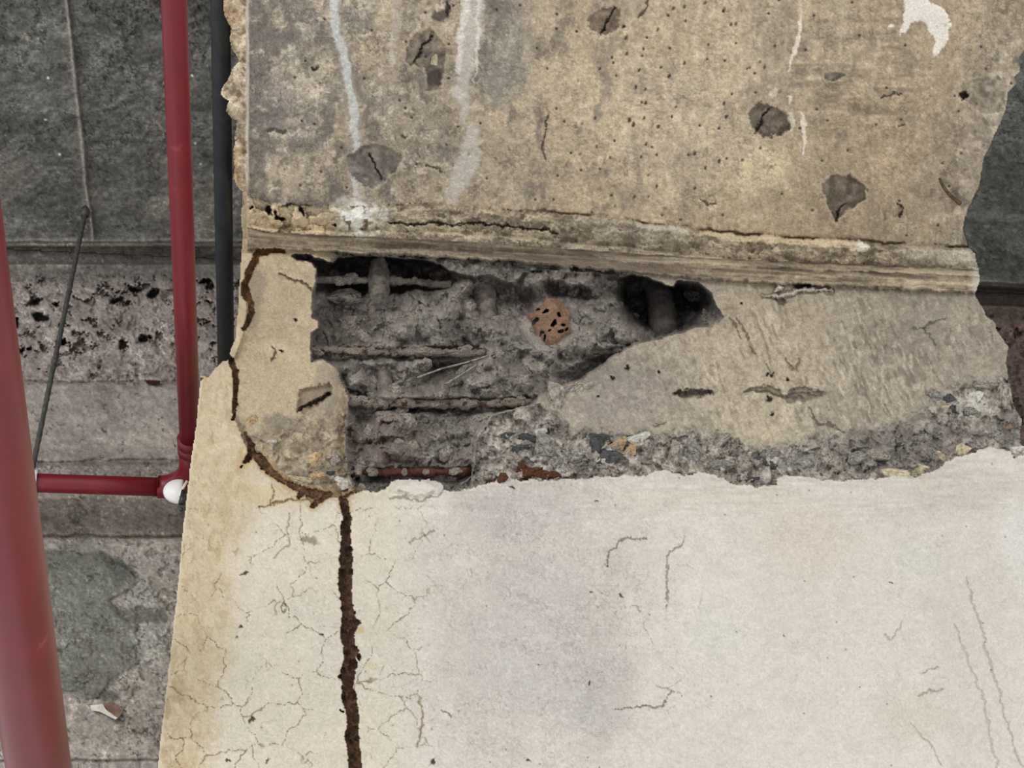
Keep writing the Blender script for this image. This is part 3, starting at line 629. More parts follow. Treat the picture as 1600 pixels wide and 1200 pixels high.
# broken zone above the plaster with exposed aggregate, and the rubble at the right corner
bx = [540, 620, 700, 790, 850, 900, 950, 1030, 1100, 1180, 1260, 1330, 1400, 1450, 1500, 1560, 1700]
by = [700, 690, 650, 640, 640, 672, 676, 676, 668, 700, 690, 680, 665, 640, 606, 590, 560]
BZ = np.interp(U, bx, by) + 12 * N1 + 8 * N2
brk = ss(-14, 14, V - BZ) * (U > 545)
brk = np.maximum(brk, (V < 452 + 6 * N2) * ss(505, 530, U) * ss(1000, 970, U) * .9)
f1, f2, cid = worley(fg.WU, fg.WV, 20, 33); rub = fbm(fg.WU, fg.WV, 16, 158, 5, gain=.7)
Bc = np.ones(U.shape + (1,), np.float32) * rgb(158, 149, 135) * (1 + .22 * (cid - .5) + .18 * rub)[..., None]
Bc = Bc * (1 + .14 * SPK)[..., None]; Bc = smix(Bc, ss(.08, .02, f2 - f1) * .3, rgb(78, 70, 62)); Bc = smix(Bc, WM1 * .5 + WM3 * .3, rgb(72, 66, 60)); Bc = smix(Bc, WM2 * .5, rgb(214, 206, 192)); Bc = smix(Bc, ss(.08, .4, fbm(U, V, 13, 159, 4)) * .75, rgb(210, 202, 186)); Bc = smix(Bc, ss(.15, .4, fbm(U, V, 15, 160, 4)) * .4, rgb(92, 87, 82))
Bc = smix(Bc, ss(1.2, .4, fg.ell(1420, 690, 130, 55) + .4 * N2) * .5, rgb(112, 104, 96))
Bc = smix(Bc, ss(1.1, .4, fg.ell(1525, 630, 28, 26) + .5 * N2) * .8, rgb(214, 208, 192)); Bc = smix(Bc, ss(1.2, .5, fg.ell(1580, 640, 22, 70)) * .6, rgb(110, 104, 92))
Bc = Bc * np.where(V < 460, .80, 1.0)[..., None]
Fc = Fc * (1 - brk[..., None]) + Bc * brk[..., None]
Hf = Hf * (1 - brk) + brk * (-.010 + .010 * (1 - f1) * (cid > .35) + .016 * rub + .005 * N2 + .004 * N3 - .003 * WM1)
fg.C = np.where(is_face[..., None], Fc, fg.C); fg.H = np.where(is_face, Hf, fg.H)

# ---------------- the cavity
CAV = [(452, 399), (462, 396), (480, 396), (492, 400), (505, 404), (520, 410), (528, 402), (548, 401), (560, 398), (600, 401), (636, 404), (668, 405), (690, 412), (700, 420), (730, 428), (742, 430),
       (764, 428), (790, 438), (806, 442), (815, 424), (850, 420), (885, 424), (930, 424), (965, 432), (985, 428), (1005, 430), (1030, 440), (1052, 448), (1058, 437), (1092, 440), (1112, 456), (1120, 478), (1131, 496), (1120, 505), (1110, 512),
       (1085, 512), (1060, 522), (1030, 530), (990, 540), (960, 556), (935, 575), (908, 594), (880, 604), (850, 612), (834, 632), (800, 642), (770, 650), (758, 668), (745, 690), (740, 745), (700, 775), (545, 790),
       (552, 764), (543, 740), (538, 705), (540, 665), (544, 622), (535, 600), (526, 576), (506, 563), (486, 566), (484, 540), (485, 520), (496, 512), (496, 502), (487, 496), (486, 470), (492, 440), (493, 420), (480, 410), (464, 408)]
sc = fg.sdf(CAV, 60, False) + 2.0 * N2 + 1.6 * N3
mcav = (sc < 0) & (V > L1 - 30) & (V > np.interp(U, lx, ly1) - 6)
HU = U + .55 * (fg.WU - U); HV = V + .55 * (fg.WV - V)
f1, f2, cid = worley(HU, HV, 46, 34, 38); f1b, f2b, cidb = worley(HU + 300, HV, 21, 35, 18)
ruf = fbm(fg.WU, fg.WV, 26, 161, 5, gain=.7)
dep = .055 + .020 * fbm(U, V, 90, 162, 3)
dep += .15 * ss(1.2, .5, fg.ell(590, 422, 140, 40)) + .03 * ss(1.2, .4, fg.ell(540, 490, 60, 60)) + .02 * ss(1.2, .5, fg.ell(600, 590, 70, 34))
dep += .16 * ss(1.1, .5, fg.ell(1010, 455, 50, 42, 20)) + .06 * ss(1.1, .5, fg.ell(1075, 462, 40, 26)) + .05 * ss(1.1, .5, fg.ell(890, 455, 50, 14, 15))
dep += .05 * ss(1.1, .5, fg.ell(790, 470, 70, 34)) + .04 * ss(1.1, .4, fg.ell(930, 575, 60, 18, -18)) + .04 * ss(1.1, .4, fg.ell(690, 580, 60, 22, -12))
dep -= .035 * ss(1.2, .3, fg.ell(670, 500, 55, 42)) + .035 * ss(1.2, .3, fg.ell(870, 520, 110, 50)) + .03 * ss(1.2, .3, fg.ell(890, 436, 70, 20)) + .03 * ss(1.2, .4, fg.ell(800, 600, 60, 40)) + .03 * ss(1.2, .4, fg.ell(650, 620, 90, 14))
dep += .13 * ss(1.15, .6, fg.ell(1042, 482, 76, 46)) + .05 * ss(1.15, .4, fg.ell(532, 490, 52, 80)) + .03 * ss(1.15, .5, fg.ell(560, 660, 30, 60))
dep -= .02 * ss(1.2, .4, fg.ell(620, 690, 80, 40)) + .03 * ss(1.2, .4, fg.ell(1100, 490, 30, 26))
dep -= .025 * ss(1.3, .3, fg.ell(790, 690, 80, 60)) + .012 * ss(1.2, .3, fg.ell(960, 500, 40, 40))
dep = np.clip(dep, .012, .26)
for x0, x1, yc_, dd0 in [(486, 705, 438, .072), (484, 762, 549, .045), (880, 990, 549, .045), (540, 838, 629, .034), (550, 735, 738, .034)]:
    gg = ss(15, 3, np.abs(V - yc_ - 5)) * ss(x0 - 14, x0, U) * ss(x1 + 8, x1 - 14, U)
    gg = gg * ss(-.55, -.1, N1 + .1)
    dep = dep * (1 - gg) + np.maximum(dep, dd0 + .045) * gg
    CARVE = gg if yc_ == 438 else np.maximum(CARVE, gg)
f1c, f2c, cidc = worley(fg.WU + 90, fg.WV, 8, 39)
Hc = -dep + (1 - .7 * CARVE) * (.036 * (1 - f1 * 1.3) * (.3 + cid) + .018 * (1 - f1b * 1.2) * (.3 + cidb)) + .003 * (1 - f1c) + .022 * ruf + .010 * N2 + .004 * N3 - .004 * WM3
Hc = np.where(fg.ell(858, 500, 44, 42) < 1.15, np.minimum(Hc, -.016), Hc)
wall_in = ss(0, -5, sc); Hc = Hc * wall_in
Cc = np.ones(U.shape + (1,), np.float32) * rgb(132, 126, 119) * (1 + .18 * (cid - .5) + .15 * (cidb - .5) + .12 * ruf + .08 * N3 + .09 * SPK)[..., None]
Cc = smix(Cc, WM1 * .25 + WM3 * .3, rgb(70, 64, 59)); Cc = smix(Cc, WM2 * .3, rgb(186, 180, 170)); Cc = smix(Cc, ss(.10, .45, fbm(fg.WU, fg.WV, 16, 163, 4)) * .40, rgb(180, 174, 165)); Cc = smix(Cc, ss(.10, .45, fbm(fg.WU, fg.WV, 20, 164, 4)) * .40, rgb(92, 87, 82))
Cc = smix(Cc, ss(1.2, .4, fg.ell(600, 690, 70, 50)) * .6, rgb(128, 112, 104)); Cc = smix(Cc, ss(1.2, .3, fg.ell(600, 430, 120, 50)) * .55, rgb(78, 76, 74))  # second tint: shade of the deep upper left painted into the colour
Cc = smix(Cc, ss(1.2, .4, fg.ell(1035, 478, 85, 55)) * .55, rgb(92, 90, 86)); Cc = smix(Cc, ss(1.2, .3, fg.ell(680, 500, 60, 40)) * .5, rgb(166, 161, 152)); Cc = smix(Cc, ss(1.2, .3, fg.ell(880, 530, 110, 40) + .3 * N1) * .5, rgb(168, 164, 156))  # first tint: shade of the right-hand hole painted into the colour
Cc = smix(Cc, ss(1.2, .3, fg.ell(800, 650, 70, 60) + .3 * N1) * .5, rgb(176, 168, 156))
Cc = smix(Cc, ss(1.1, .4, fg.ell(890, 438, 80, 18)) * .6, rgb(160, 148, 138))
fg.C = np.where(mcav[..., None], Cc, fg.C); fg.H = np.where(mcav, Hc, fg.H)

# ---------------- plaster coat
PLT = [(358, 560), (366, 575), (364, 610), (364, 640), (372, 672), (382, 690), (390, 712), (412, 736), (440, 752), (470, 772), (490, 790), (505, 782), (528, 776), (550, 770), (575, 768), (600, 764), (612, 752), (640, 748), (690, 752), (692, 766), (712, 768),
       (742, 760), (765, 752), (790, 748), (820, 750), (870, 750), (920, 748), (960, 742), (1000, 744), (1036, 736), (1060, 742), (1080, 740), (1120, 740), (1140, 756), (1170, 758), (1212, 757), (1214, 746), (1250, 744), (1300, 750), (1340, 747), (1380, 745), (1396, 738),
       (1430, 745), (1455, 738), (1490, 714), (1520, 706), (1550, 698), (1572, 704), (1585, 716), (1612, 700), (1700, 700), (2100, 1600), (150, 1600), (200, 700), (300, 560)]
sp = fg.sdf(PLT, 60, False) + 4 * N2 + 3 * N3
mpl = sp < 0
mstrip = (U < 400) & (V > 395) & (V < 700) & (~mcav)      # corner strip of plaster beside the crack
Pc = np.ones(U.shape + (1,), np.float32) * rgb(215, 207, 192)
Pc = smix(Pc, ss(700, 560, U + 40 * N1) * .8, rgb(218, 208, 184))
Pc = smix(Pc, ss(.0, .5, N0 + .2 * N1) * .35, rgb(206, 200, 190))
Pc = smix(Pc, ss(1.25, .25, fg.ell(835, 960, 170, 280) + .35 * N1) * .85, rgb(196, 189, 179))
Pc = smix(Pc, ss(1.2, .3, fg.ell(830, 800, 120, 60) + .4 * N1) * .7, rgb(194, 184, 177))
Pc = smix(Pc, ss(1.2, .3, fg.ell(940, 1050, 60, 150) + .3 * N1) * .6, rgb(186, 179, 169))
Pc = smix(Pc, ss(1.2, .3, fg.ell(1120, 900, 100, 240) + .3 * N1) * .5, rgb(218, 213, 202))
Pc = smix(Pc, ss(1.2, .3, fg.ell(1370, 900, 190, 240) + .35 * N1) * .35, rgb(213, 202, 184))
Pc = smix(Pc, ss(1.2, .3, fg.ell(1520, 1000, 90, 300) + .35 * N1) * .45, rgb(204, 196, 182))
Pc = smix(Pc, ss(1.2, .3, fg.ell(1480, 770, 130, 50) + .35 * N1) * .5, rgb(198, 188, 170))
Pc = smix(Pc, ss(1.2, .2, fg.ell(1100, 780, 250, 26) + .35 * N1) * .4, rgb(212, 200, 176))
Pc = smix(Pc, ss(1.2, .3, fg.ell(1255, 840, 95, 70) + .4 * N1) * .45, rgb(214, 198, 172)); Pc = smix(Pc, ss(1.2, .3, fg.ell(1425, 880, 60, 40) + .4 * N1) * .5, rgb(208, 206, 196)); Pc = smix(Pc, ss(1.2, .3, fg.ell(1430, 1120, 70, 60) + .4 * N1) * .4, rgb(206, 190, 166)); Pc = smix(Pc, ss(1.2, .4, fg.ell(1590, 840, 40, 70) + .4 * N1) * .6, rgb(214, 214, 206))
# yellowed arris band on the left
eL = np.interp(V, [560, 600, 790, 1008, 1200, 1520], [330, 312, 290, 267, 246, 216]); dE = U - eL
yb = ss(120, 55, dE + 25 * N1 - 60 * ss(800, 600, V) + 12 * ss(850, 1100, V)) * (U < 560)
Pc = smix(Pc, yb * .85, rgb(204, 184, 142)); Pc = smix(Pc, yb * ss(.0, .4, fbm(fg.WU, fg.WV, 22, 171, 5, .5)) * .5, rgb(186, 160, 112)); Pc = smix(Pc, yb * ss(.05, .4, fbm(fg.WU, fg.WV, 14, 172, 5)) * .4, rgb(222, 208, 174))
Pc = smix(Pc, ss(1.2, .3, fg.ell(420, 770, 70, 30) + .4 * N2) * .6, rgb(206, 180, 130))
lowe = ss(60, 10, dE) * ss(1000, 1090, V); Pc = smix(Pc, lowe * ss(-.1, .3, N2) * .6, rgb(166, 140, 98))
Pc = Pc * (1 + .012 * N0 + .018 * N1 + .022 * N2 + .030 * N3 + .018 * N4)[..., None]
# the hand-floated grain, crazing and small flecks
an = fbm(U, V, 8, 173, 3); aw = 3.2 * vn(U, V, 50, 50, 174)
X1 = U * np.cos(aw) + V * np.sin(aw); X2 = -U * np.sin(aw) + V * np.cos(aw)
grain = vn(X1, X2, 7, 2.6, 175)
Hp = .0135 + .0015 * N0 + .0010 * N1 + .0006 * N2 + .0005 * N3 + .00045 * grain + .0003 * N4
Pc = Pc * (1 + .030 * grain + .022 * SPK)[..., None]
gs = .35 + .65 * ss(1.3, .5, fg.ell(840, 960, 210, 330))
Pc = smix(Pc, (WM1 * .24 + WM2 * .22 + WM3 * .14) * gs, rgb(120, 110, 98)); Pc = smix(Pc, worm(9, 211, .10) * .34 * gs, rgb(236, 232, 222)); Hp -= .0005 * (WM1 + WM2) * gs
hz = fbm(U, V, 5, 176, 3, 9.0); hm = ss(860, 770, V) * (U > 640); Pc = Pc * (1 + .05 * hm * hz)[..., None]; Hp += .0008 * hm * hz
WU2 = U + 16 * fbm(U, V, 34, 177, 4); WV2 = V + 16 * fbm(U, V, 34, 178, 4)
f1, f2, cid = worley(WU2, WV2, 66, 36, 58); cz = f2 - f1
czm = np.maximum(ss(720, 620, U) * ss(-.75, -.1, N1 + .05), ss(1.2, .6, fg.ell(1010, 960, 90, 190)) * ss(.05, .2, N1) * .7) * ss(770, 800, V) * (U > 262)
crz = ss(.020, .003, cz) * czm * ss(-.45, .0, fbm(U, V, 46, 212, 3))
f1, f2, cid2 = worley(WU2 + 500, WV2, 34, 37, 28); crz2 = ss(.026, .004, f2 - f1) * (cid2 > .45) * czm * ss(-.2, .2, fbm(U, V, 36, 213, 3))
Pc = smix(Pc, crz * .62, rgb(128, 104, 72)); Pc = smix(Pc, crz2 * .35, rgb(140, 118, 88)); Hp -= .0022 * crz + .001 * crz2
def pline(l, c=rgb(112, 92, 68), k=.7, w0=1.5):
    global Pc, Hp
    dd = fg.line(l, 14); Pc = smix(Pc, ss(w0, -.4, dd) * k, c); Hp = Hp - .002 * ss(w0, -.4, dd)
pline([(949, 884, .5), (953, 862, .6), (966, 848, .7), (980, 840, .7), (1012, 841, .5)]); pline([(1072, 840, .5), (1064, 856, .5), (1048, 862, .5), (1043, 885, .5), (1041, 915, .7), (1044, 948, .5)], k=.55)
pline([(960, 1108, .5), (990, 1104, .6), (1022, 1108, .6), (1040, 1098, .5), (1052, 1080, .4)]); pline([(1025, 1070, .4), (1060, 1082, .3)], k=.4)
pline([(690, 1110, .5), (705, 1120, .5)]); pline([(657, 1090, .6), (660, 1135, .7), (654, 1170, .7)], rgb(140, 112, 70)); pline([(1440, 1050, .4), (1470, 1042, .5)], k=.4); pline([(1432, 1088, .4), (1470, 1074, .4)], k=.4)
pline([(1510, 905, .8), (1530, 970, .9), (1550, 1040, .9), (1570, 1110, 1), (1600, 1210, 1)], rgb(176, 164, 146), .6); pline([(1490, 975, .8), (1520, 1050, .9), (1545, 1130, .9), (1562, 1210, .9)], rgb(180, 168, 150), .5)
pline([(1385, 990, .5), (1392, 1000, .6), (1404, 985, .5), (1408, 968, .4)], rgb(160, 144, 118), .5); pline([(1425, 1130, .4), (1450, 1160, .5), (1470, 1195, .5)], rgb(170, 152, 124), .5)
pline([(404, 792, .8), (430, 786, 1), (452, 780, 1), (486, 780, .8)], rgb(110, 82, 48), .8); pline([(428, 757, .8), (428, 775, .8), (424, 785, .6)], rgb(110, 82, 48), .7); pline([(452, 800, .5), (450, 850, .6), (428, 872, .6)], rgb(150, 126, 90), .6)
pline([(640, 850, .6), (680, 830, .5)], k=.4)
for x, y, rx, ry, a_ in [(381, 895, 7, 2.2, -25), (378, 980, 4, 2.5, 20), (369, 994, 2, 1.6, 0), (444, 951, 4, 6, 0), (393, 1125, 4, 5.5, -30), (359, 1187, 3.5, 2.5, 0), (418, 1188, 2, 4.5, 20), (970, 930, 2, 4.5, 0), (918, 1066, 2.2, 4.5, 10), (826, 1189, 4, 1.8, 0),
                        (948, 883, 2.5, 1.6, 0), (480, 845, 16, 5, 8), (934, 783, 5, 1.8, 0), (927, 928, 2, 1.5, 0), (842, 1037, 4, 2, 30), (1392, 911, 4, 1.5, 15), (1227, 993, 2, 1.2, 0), (1112, 1090, 1.6, 1.6, 0), (677, 1191, 2.5, 5, 10), (504, 988, 3, 2.2, 0), (1343, 1070, 1.6, 1.2, 0), (800, 760, 6, 2, 0)]:
    e = fg.ell(x, y, rx, ry, a_); kk = .85 if rx < 12 else .4
    if (x, y) == (444, 951): Pc = smix(Pc, ss(.45, .1, np.abs(e - 1)) * .7, rgb(96, 84, 66)); continue
    Pc = smix(Pc, ss(1.15, .6, e) * kk, rgb(66, 54, 42)); Hp -= .002 * ss(1.2, .5, e) * (rx < 12)
f1, f2, cid = worley(U, V, 44, 38); Pc = smix(Pc, ss(.05, .02, f1) * (cid > .85) * .6, rgb(120, 100, 80))
fk = ss(1.15, .6, fg.ell(652, 761, 42, 13)); Hp += .010 * fk; Pc = smix(Pc, fk * .5, rgb(222, 218, 206)); Pc = smix(Pc, ss(2.2, .3, fg.line([(614, 776, .6), (650, 780, .8), (684, 777, .8), (694, 768, 1)], 12)) * .6, rgb(120, 106, 86))  # lifted flake: bright lip and the shade line under it painted into the colour
# torn upper edge: thin and ragged, showing the body of the render
tear = ss(14, 2, -sp); Hp -= .004 * tear * ss(-.2, .3, N2)
Pc = smix(Pc, ss(5, 0, -sp) * ss(-.3, .2, N2) * .4, rgb(228, 222, 206))
rimL = ss(5, 1, dE + 1.0 * N2) * (V > 590); Pc = smix(Pc, rimL * .7, rgb(236, 224, 196)); Hp -= .010 * ss(3.5, 0, dE) * (V > 590)  # light on the left corner painted as a pale rim; edge rounded
lw = ss(.1, .5, fbm(fg.WU, fg.WV, 26, 181, 4, .4)) * yb; Hp += .002 * lw
fg.C = np.where(mpl[..., None], Pc, fg.C); fg.H = np.where(mpl, Hp, fg.H)
ms = mstrip & (~mpl)
St = np.ones(U.shape + (1,), np.float32) * rgb(204, 184, 146) * (1 + .1 * N1 + .12 * N2 + .06 * N3)[..., None]
xs_ = np.interp(V, [392, 420, 450, 480, 520, 560, 700], [398, 388, 381, 386, 381, 366, 366])
left_of = ms & (U < xs_)
fg.C = np.where(left_of[..., None], St, fg.C); fg.H = np.where(left_of, .010 + .003 * N2 + .002 * N1, fg.H)

# ---------------- brown earthy seam in the cracks
SEAM = [[(443, 392, 2), (420, 393, 4), (404, 396, 5), (398, 408, 4.5), (388, 424, 3.5), (382, 445, 4), (383, 458, 5), (392, 474, 4.5), (393, 488, 4.5), (387, 502, 3.5), (380, 514, 3)],
        [(356, 556, 2), (362, 566, 3.5), (368, 580, 4), (369, 600, 3.5), (367, 620, 3), (366, 640, 2), (365, 655, 1)],
        [(384, 676, 2), (390, 690, 4), (396, 706, 6), (412, 724, 5.5), (430, 742, 5.5), (452, 756, 5), (476, 766, 5.5), (498, 773, 6), (514, 773, 3)],
        [(396, 706, 5), (386, 718, 3), (376, 730, 2)], [(506, 775, 5), (494, 784, 4), (488, 792, 2)], [(470, 770, 4), (466, 776, 2)], [(536, 778, 4), (550, 770, 3), (556, 768, 1)],
        [(532, 776, 3), (538, 784, 6), (542, 810, 7), (540, 840, 7.5), (540, 870, 8), (539, 905, 10), (541, 930, 9), (544, 960, 9), (546, 975, 11), (543, 990, 11), (546, 1010, 9), (546, 1030, 10), (544, 1055, 10), (543, 1075, 9),
         (548, 1100, 10), (552, 1125, 10), (549, 1150, 10), (554, 1180, 9), (556, 1210, 9), (560, 1400, 9)],
        [(550, 975, 5), (560, 972, 2)], [(552, 1010, 4), (560, 1028, 3)], [(538, 1056, 4), (531, 1058, 2)], [(534, 905, 4), (530, 903, 2)], [(536, 1112, 2), (531, 1110, 2)]]
sdm = np.full(U.shape, 1e3)
for l in SEAM: sdm = np.minimum(sdm, fg.line(l, 30, False) + 3.0 * N2 + 2.6 * N3 - .6)
mse = sdm < 0
Sc = np.ones(U.shape + (1,), np.float32) * rgb(108, 78, 56) * (1 + .25 * N2 + .35 * N3 + .2 * N4)[..., None]
Sc = smix(Sc, ss(0, -5, sdm) * ss(-.1, .4, N2) * .5, rgb(72, 50, 36)); Sc = smix(Sc, ss(500, 400, V) * .7, rgb(128, 82, 46))
fg.C = np.where(mse[..., None], Sc, fg.C); fg.H = np.where(mse, -.003 + .004 * N2 + .004 * N3 - .004 * ss(0, -4, sdm), fg.H)
halo = ss(9, 1, sdm) * (~mse) * (V > 690) * (V < 800); fg.tint(halo, rgb(186, 148, 92), .5)
fg.tint(ss(1.2, .4, fg.ell(562, 986, 8, 8)) * (~mse), rgb(206, 170, 110), .7); fg.tint(ss(1.2, .4, fg.ell(582, 1042, 14, 10)), rgb(218, 198, 160), .6)

# ---------------- build the parts of column and beam
tt, dd_ = base_t(U, V, YF, ZS)
P = CAM + dd_ * (tt - fg.H)[..., None]
FG_P = P
lum = fg.C @ np.array([.3, .59, .11], np.float32)
sat = np.where(mpl | left_of, .80 - .14 * ss(560, 760, U), np.where(mcav | mse, .9, np.where(is_face, np.where(lb, .82, .68), .76 + .06 * ss(780, 900, U) * is_sof))); gn = np.where(mpl | left_of, .985, np.where(mcav, 1.07, np.where(mse, 1.08, np.where(is_sof, 1.09, np.where(is_face, 1.02, 1.06)))))
fg.C = (lum[..., None] + (fg.C - lum[..., None]) * sat[..., None]) * gn[..., None]
KIL = np.where((is_sof | is_led)[..., None], 1.02, 1.0)
Cl = np.clip(lin(fg.C) * KIL, 0, .9)
ok = inside[:-1, :-1] & inside[1:, :-1] & inside[:-1, 1:] & inside[1:, 1:]
c_ = lambda m: m[:-1, :-1]
cells_seam = ok & c_(mse)
cells_pl = ok & c_(mpl | left_of) & ~cells_seam
cells_cav = ok & c_(mcav) & ~cells_pl & ~cells_seam
cells_led = ok & c_(is_led) & ~cells_cav & ~cells_seam & ~cells_pl
cells_sof = ok & c_(is_sof & ~((U <= 386) & (V > 300))) & ~cells_led & ~cells_cav & ~cells_pl & ~cells_seam
cells_lump = cells_sof & c_((U < 386)); cells_sof &= ~cells_lump
cells_face = ok & ~(cells_seam | cells_pl | cells_cav | cells_led | cells_sof | cells_lump)

def fg_pt(u, v, lift=0.0):
    j = min(np.searchsorted(fg.vs, v), len(fg.vs) - 1); i = min(np.searchsorted(fg.us, u), len(fg.us) - 1)
    return CAM + d_at(u, v) * (np.linalg.norm(FG_P[j, i] - CAM) - lift)
def face_pt(u, v, depth):                    # a point a given depth behind the column face
    return on_plane(np.array(u, float), np.array(v, float), 1, YF + depth)

column = empty('concrete_column', (0.1, YF + 0.2, 1.0), 'cracked concrete column, plastered below and broken open to its steel above', 'column')
beam = empty('concrete_beam', (0.1, YF - 0.5, float(ZS)), 'stained bare concrete beam running overhead into the broken column head', 'beam')
column['kind'] = 'thing'; beam['kind'] = 'thing'
def pt(name, cells, mat, par, label=None, rim=None):
    o = part_from_cells(name, P, Cl, cells, mat, None, rim, ok); adopt(o, par)
    if label: o['label'] = label
    return o
BACK = (0, .36, 0); UPW = (0, 0, .42)
pt('plaster_coat', cells_pl, M_PLASTER, column, 'cream crazed plaster with ragged torn upper edge', BACK)
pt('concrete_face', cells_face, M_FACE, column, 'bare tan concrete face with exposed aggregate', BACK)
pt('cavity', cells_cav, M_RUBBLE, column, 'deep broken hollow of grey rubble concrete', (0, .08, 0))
pt('crack_filling', cells_seam, M_SEAM, column, 'dark brown earthy filling along the crack', (0, .05, 0))
pt('soffit', cells_sof, M_SOFFIT, beam, 'mottled beige underside with white lime runs', UPW)
pt('grout_edge', cells_lump, M_RUBBLE, beam, 'lumpy pale grout hanging along the left edge', (0.03, 0, .05))
pt('mortar_lip', cells_led, M_SOFFIT, beam, 'ragged brown mortar lip along the joint', (0, .05, .05))

# ================================================================== STEEL, STONES, WIRES
M_RUST = mottled('rusty_bar', rgb(70, 44, 36), rgb(134, 124, 114), 110, .95, .003, 400, lo=.40, hi=.50)
M_RUSTD = mottled('dark_rusty_bar', rgb(58, 34, 28), rgb(96, 62, 48), 110, .9, .0015, 500)
M_COAT = mottled('mortar_coated_bar', rgb(96, 88, 80), rgb(142, 134, 126), 70, .95, .002, 400)
M_DARKBAR = mottled('shaded_coated_bar', rgb(74, 70, 66), rgb(104, 98, 92), 70, .95, .002, 400)  # darker copy of the mortar coat, shade of the hole put into its colour
M_WIRE = mottled('tie_wire', rgb(110, 102, 94), rgb(172, 164, 152), 200, .7)
M_WIRED = mottled('dark_wire', rgb(70, 54, 42), rgb(100, 82, 66), 200, .8)
def bar(name, uv, depth, wpx, mat, label=None, seg=12, rough=.16, rib=.0012, seed=0):
    p = [face_pt(u, v, depth + (dz[0] if dz else 0)) for u, v, *dz in uv]
    r = wpx * .5 * np.linalg.norm(np.mean(p, 0) - CAM) / F
    ln = np.linalg.norm(np.array(p[-1]) - np.array(p[0]))
    o = tube(name, p, r, mat, column, seg, rough, rib, sub=max(2, int(ln / .0035 / (len(p) - 1))), seed=seed)
    if label: o['label'] = label
    return o
bar('rebar', [(478, 437), (560, 438), (640, 440), (705, 446)], .050, 11, M_COAT, 'topmost horizontal bar, grey with mortar', seed=1)
bar('rebar', [(470, 545), (560, 549), (640, 550), (760, 552)], .030, 12, M_RUST, 'upper middle rusty bar', seed=2)
bar('rebar', [(880, 549), (930, 549), (985, 549)], .030, 10, M_COAT, 'short visible bar end under pale rubble', seed=3)
bar('rebar', [(535, 629), (640, 630), (740, 631), (840, 629, .0)], .022, 13, M_RUST, 'long rusty bar across the lower cavity', seed=4)
bar('rebar', [(548, 738), (640, 738), (735, 737)], .022, 11, M_RUSTD, 'lowest dark rusty bar above the plaster', seed=5)
bar('stirrup', [(592, 410), (592, 470), (594, 540), (600, 600), (604, 690), (606, 720)], .048, 30, M_COAT, 'upright bar thickly coated in mortar', rib=.0, rough=.09, seed=6)
bar('stirrup', [(752, 425), (758, 470), (766, 520), (772, 560)], .050, 32, M_COAT, 'second upright bar behind the rubble', rib=0, rough=.07, seed=7)
bar('stirrup', [(1020, 430), (1032, 470), (1040, 530)], .095, 44, M_DARKBAR, 'upright bar in the dark right-hand hole', rib=0, rough=.05, seed=8)
for uv, wpx in [([(652, 590), (690, 576), (730, 566), (772, 553)], 3.0), ([(696, 600), (720, 586), (748, 568), (774, 556)], 3.2), ([(705, 470), (722, 456), (735, 440)], 3.5), ([(785, 568), (800, 582), (812, 598)], 3), ([(785, 652), (815, 646), (846, 642)], 2.6)]:
    bar('tie_wire', uv, .018, wpx, M_WIRE, None, 8, 0, 0)
tube('bent_nail', [fg_pt(1468, 278, .0), fg_pt(1474, 292, .008), fg_pt(1484, 305, .012), fg_pt(1494, 313, .014), fg_pt(1500, 318, .014)], [.0016, .002, .0022, .0026, .003], M_WIRED, beam, 10, sub=3)['label'] = 'dark bent nail sticking out'

# stones: a few hull shapes shared by all
def hull_mesh(name, seed, n=16, flat=.75):
    r_ = np.random.default_rng(seed); bm = bmesh.new()
    for k in range(n):
        v = r_.normal(size=3); v /= np.linalg.norm(v); v *= r_.uniform(.85, 1.08); v[2] *= flat
        bm.verts.new(v)
    res = bmesh.ops.convex_hull(bm, input=bm.verts)
    bmesh.ops.delete(bm, geom=[g_ for g_ in bm.verts if not g_.link_faces], context='VERTS')
    me = bpy.data.meshes.new(name); bm.to_mesh(me); bm.free()
    me.materials.append(bpy.data.materials.get('stone_grey')); return me
SM = {}
for nm, a_, b_ in [('stone_grey', rgb(100, 98, 95), rgb(166, 162, 154)), ('stone_dark', rgb(60, 62, 62), rgb(90, 92, 92)), ('stone_white', rgb(206, 202, 190), rgb(232, 228, 216)), ('stone_tan', rgb(176, 146, 108), rgb(210, 184, 146)),
                   ('stone_mortar', rgb(112, 105, 97), rgb(182, 174, 162)), ('stone_cream', rgb(186, 172, 140), rgb(214, 202, 172)), ('stone_rust', rgb(74, 46, 30), rgb(108, 70, 42))]:
    SM[nm] = mottled(nm, a_ * .82, np.minimum(b_ * 1.08, .95), 3.2, .85, .006, 3.5, lo=.34, hi=.66)
HULLS = [hull_mesh('stone', 300 + k) for k in range(7)]
def lump_mesh(name, seed):
    r_ = np.random.default_rng(seed); bm = bmesh.new(); bmesh.ops.create_icosphere(bm, subdivisions=2, radius=1)
    k = r_.normal(size=(7, 3)) * 2.2; ph = r_.uniform(0, 6.3, 7)
    for v in bm.verts:
        c = np.array(v.co); f = 1 + .11 * sum(math.sin(float(np.dot(k[q_], c)) + ph[q_]) for q_ in range(7)) + r_.normal() * .10
        v.co = Vector(c * f)
    me = bpy.data.meshes.new(name); bm.to_mesh(me); bm.free(); me.materials.append(bpy.data.materials.get('stone_grey')); return me
LUMPS = [lump_mesh('lump', 400 + k) for k in range(8)]
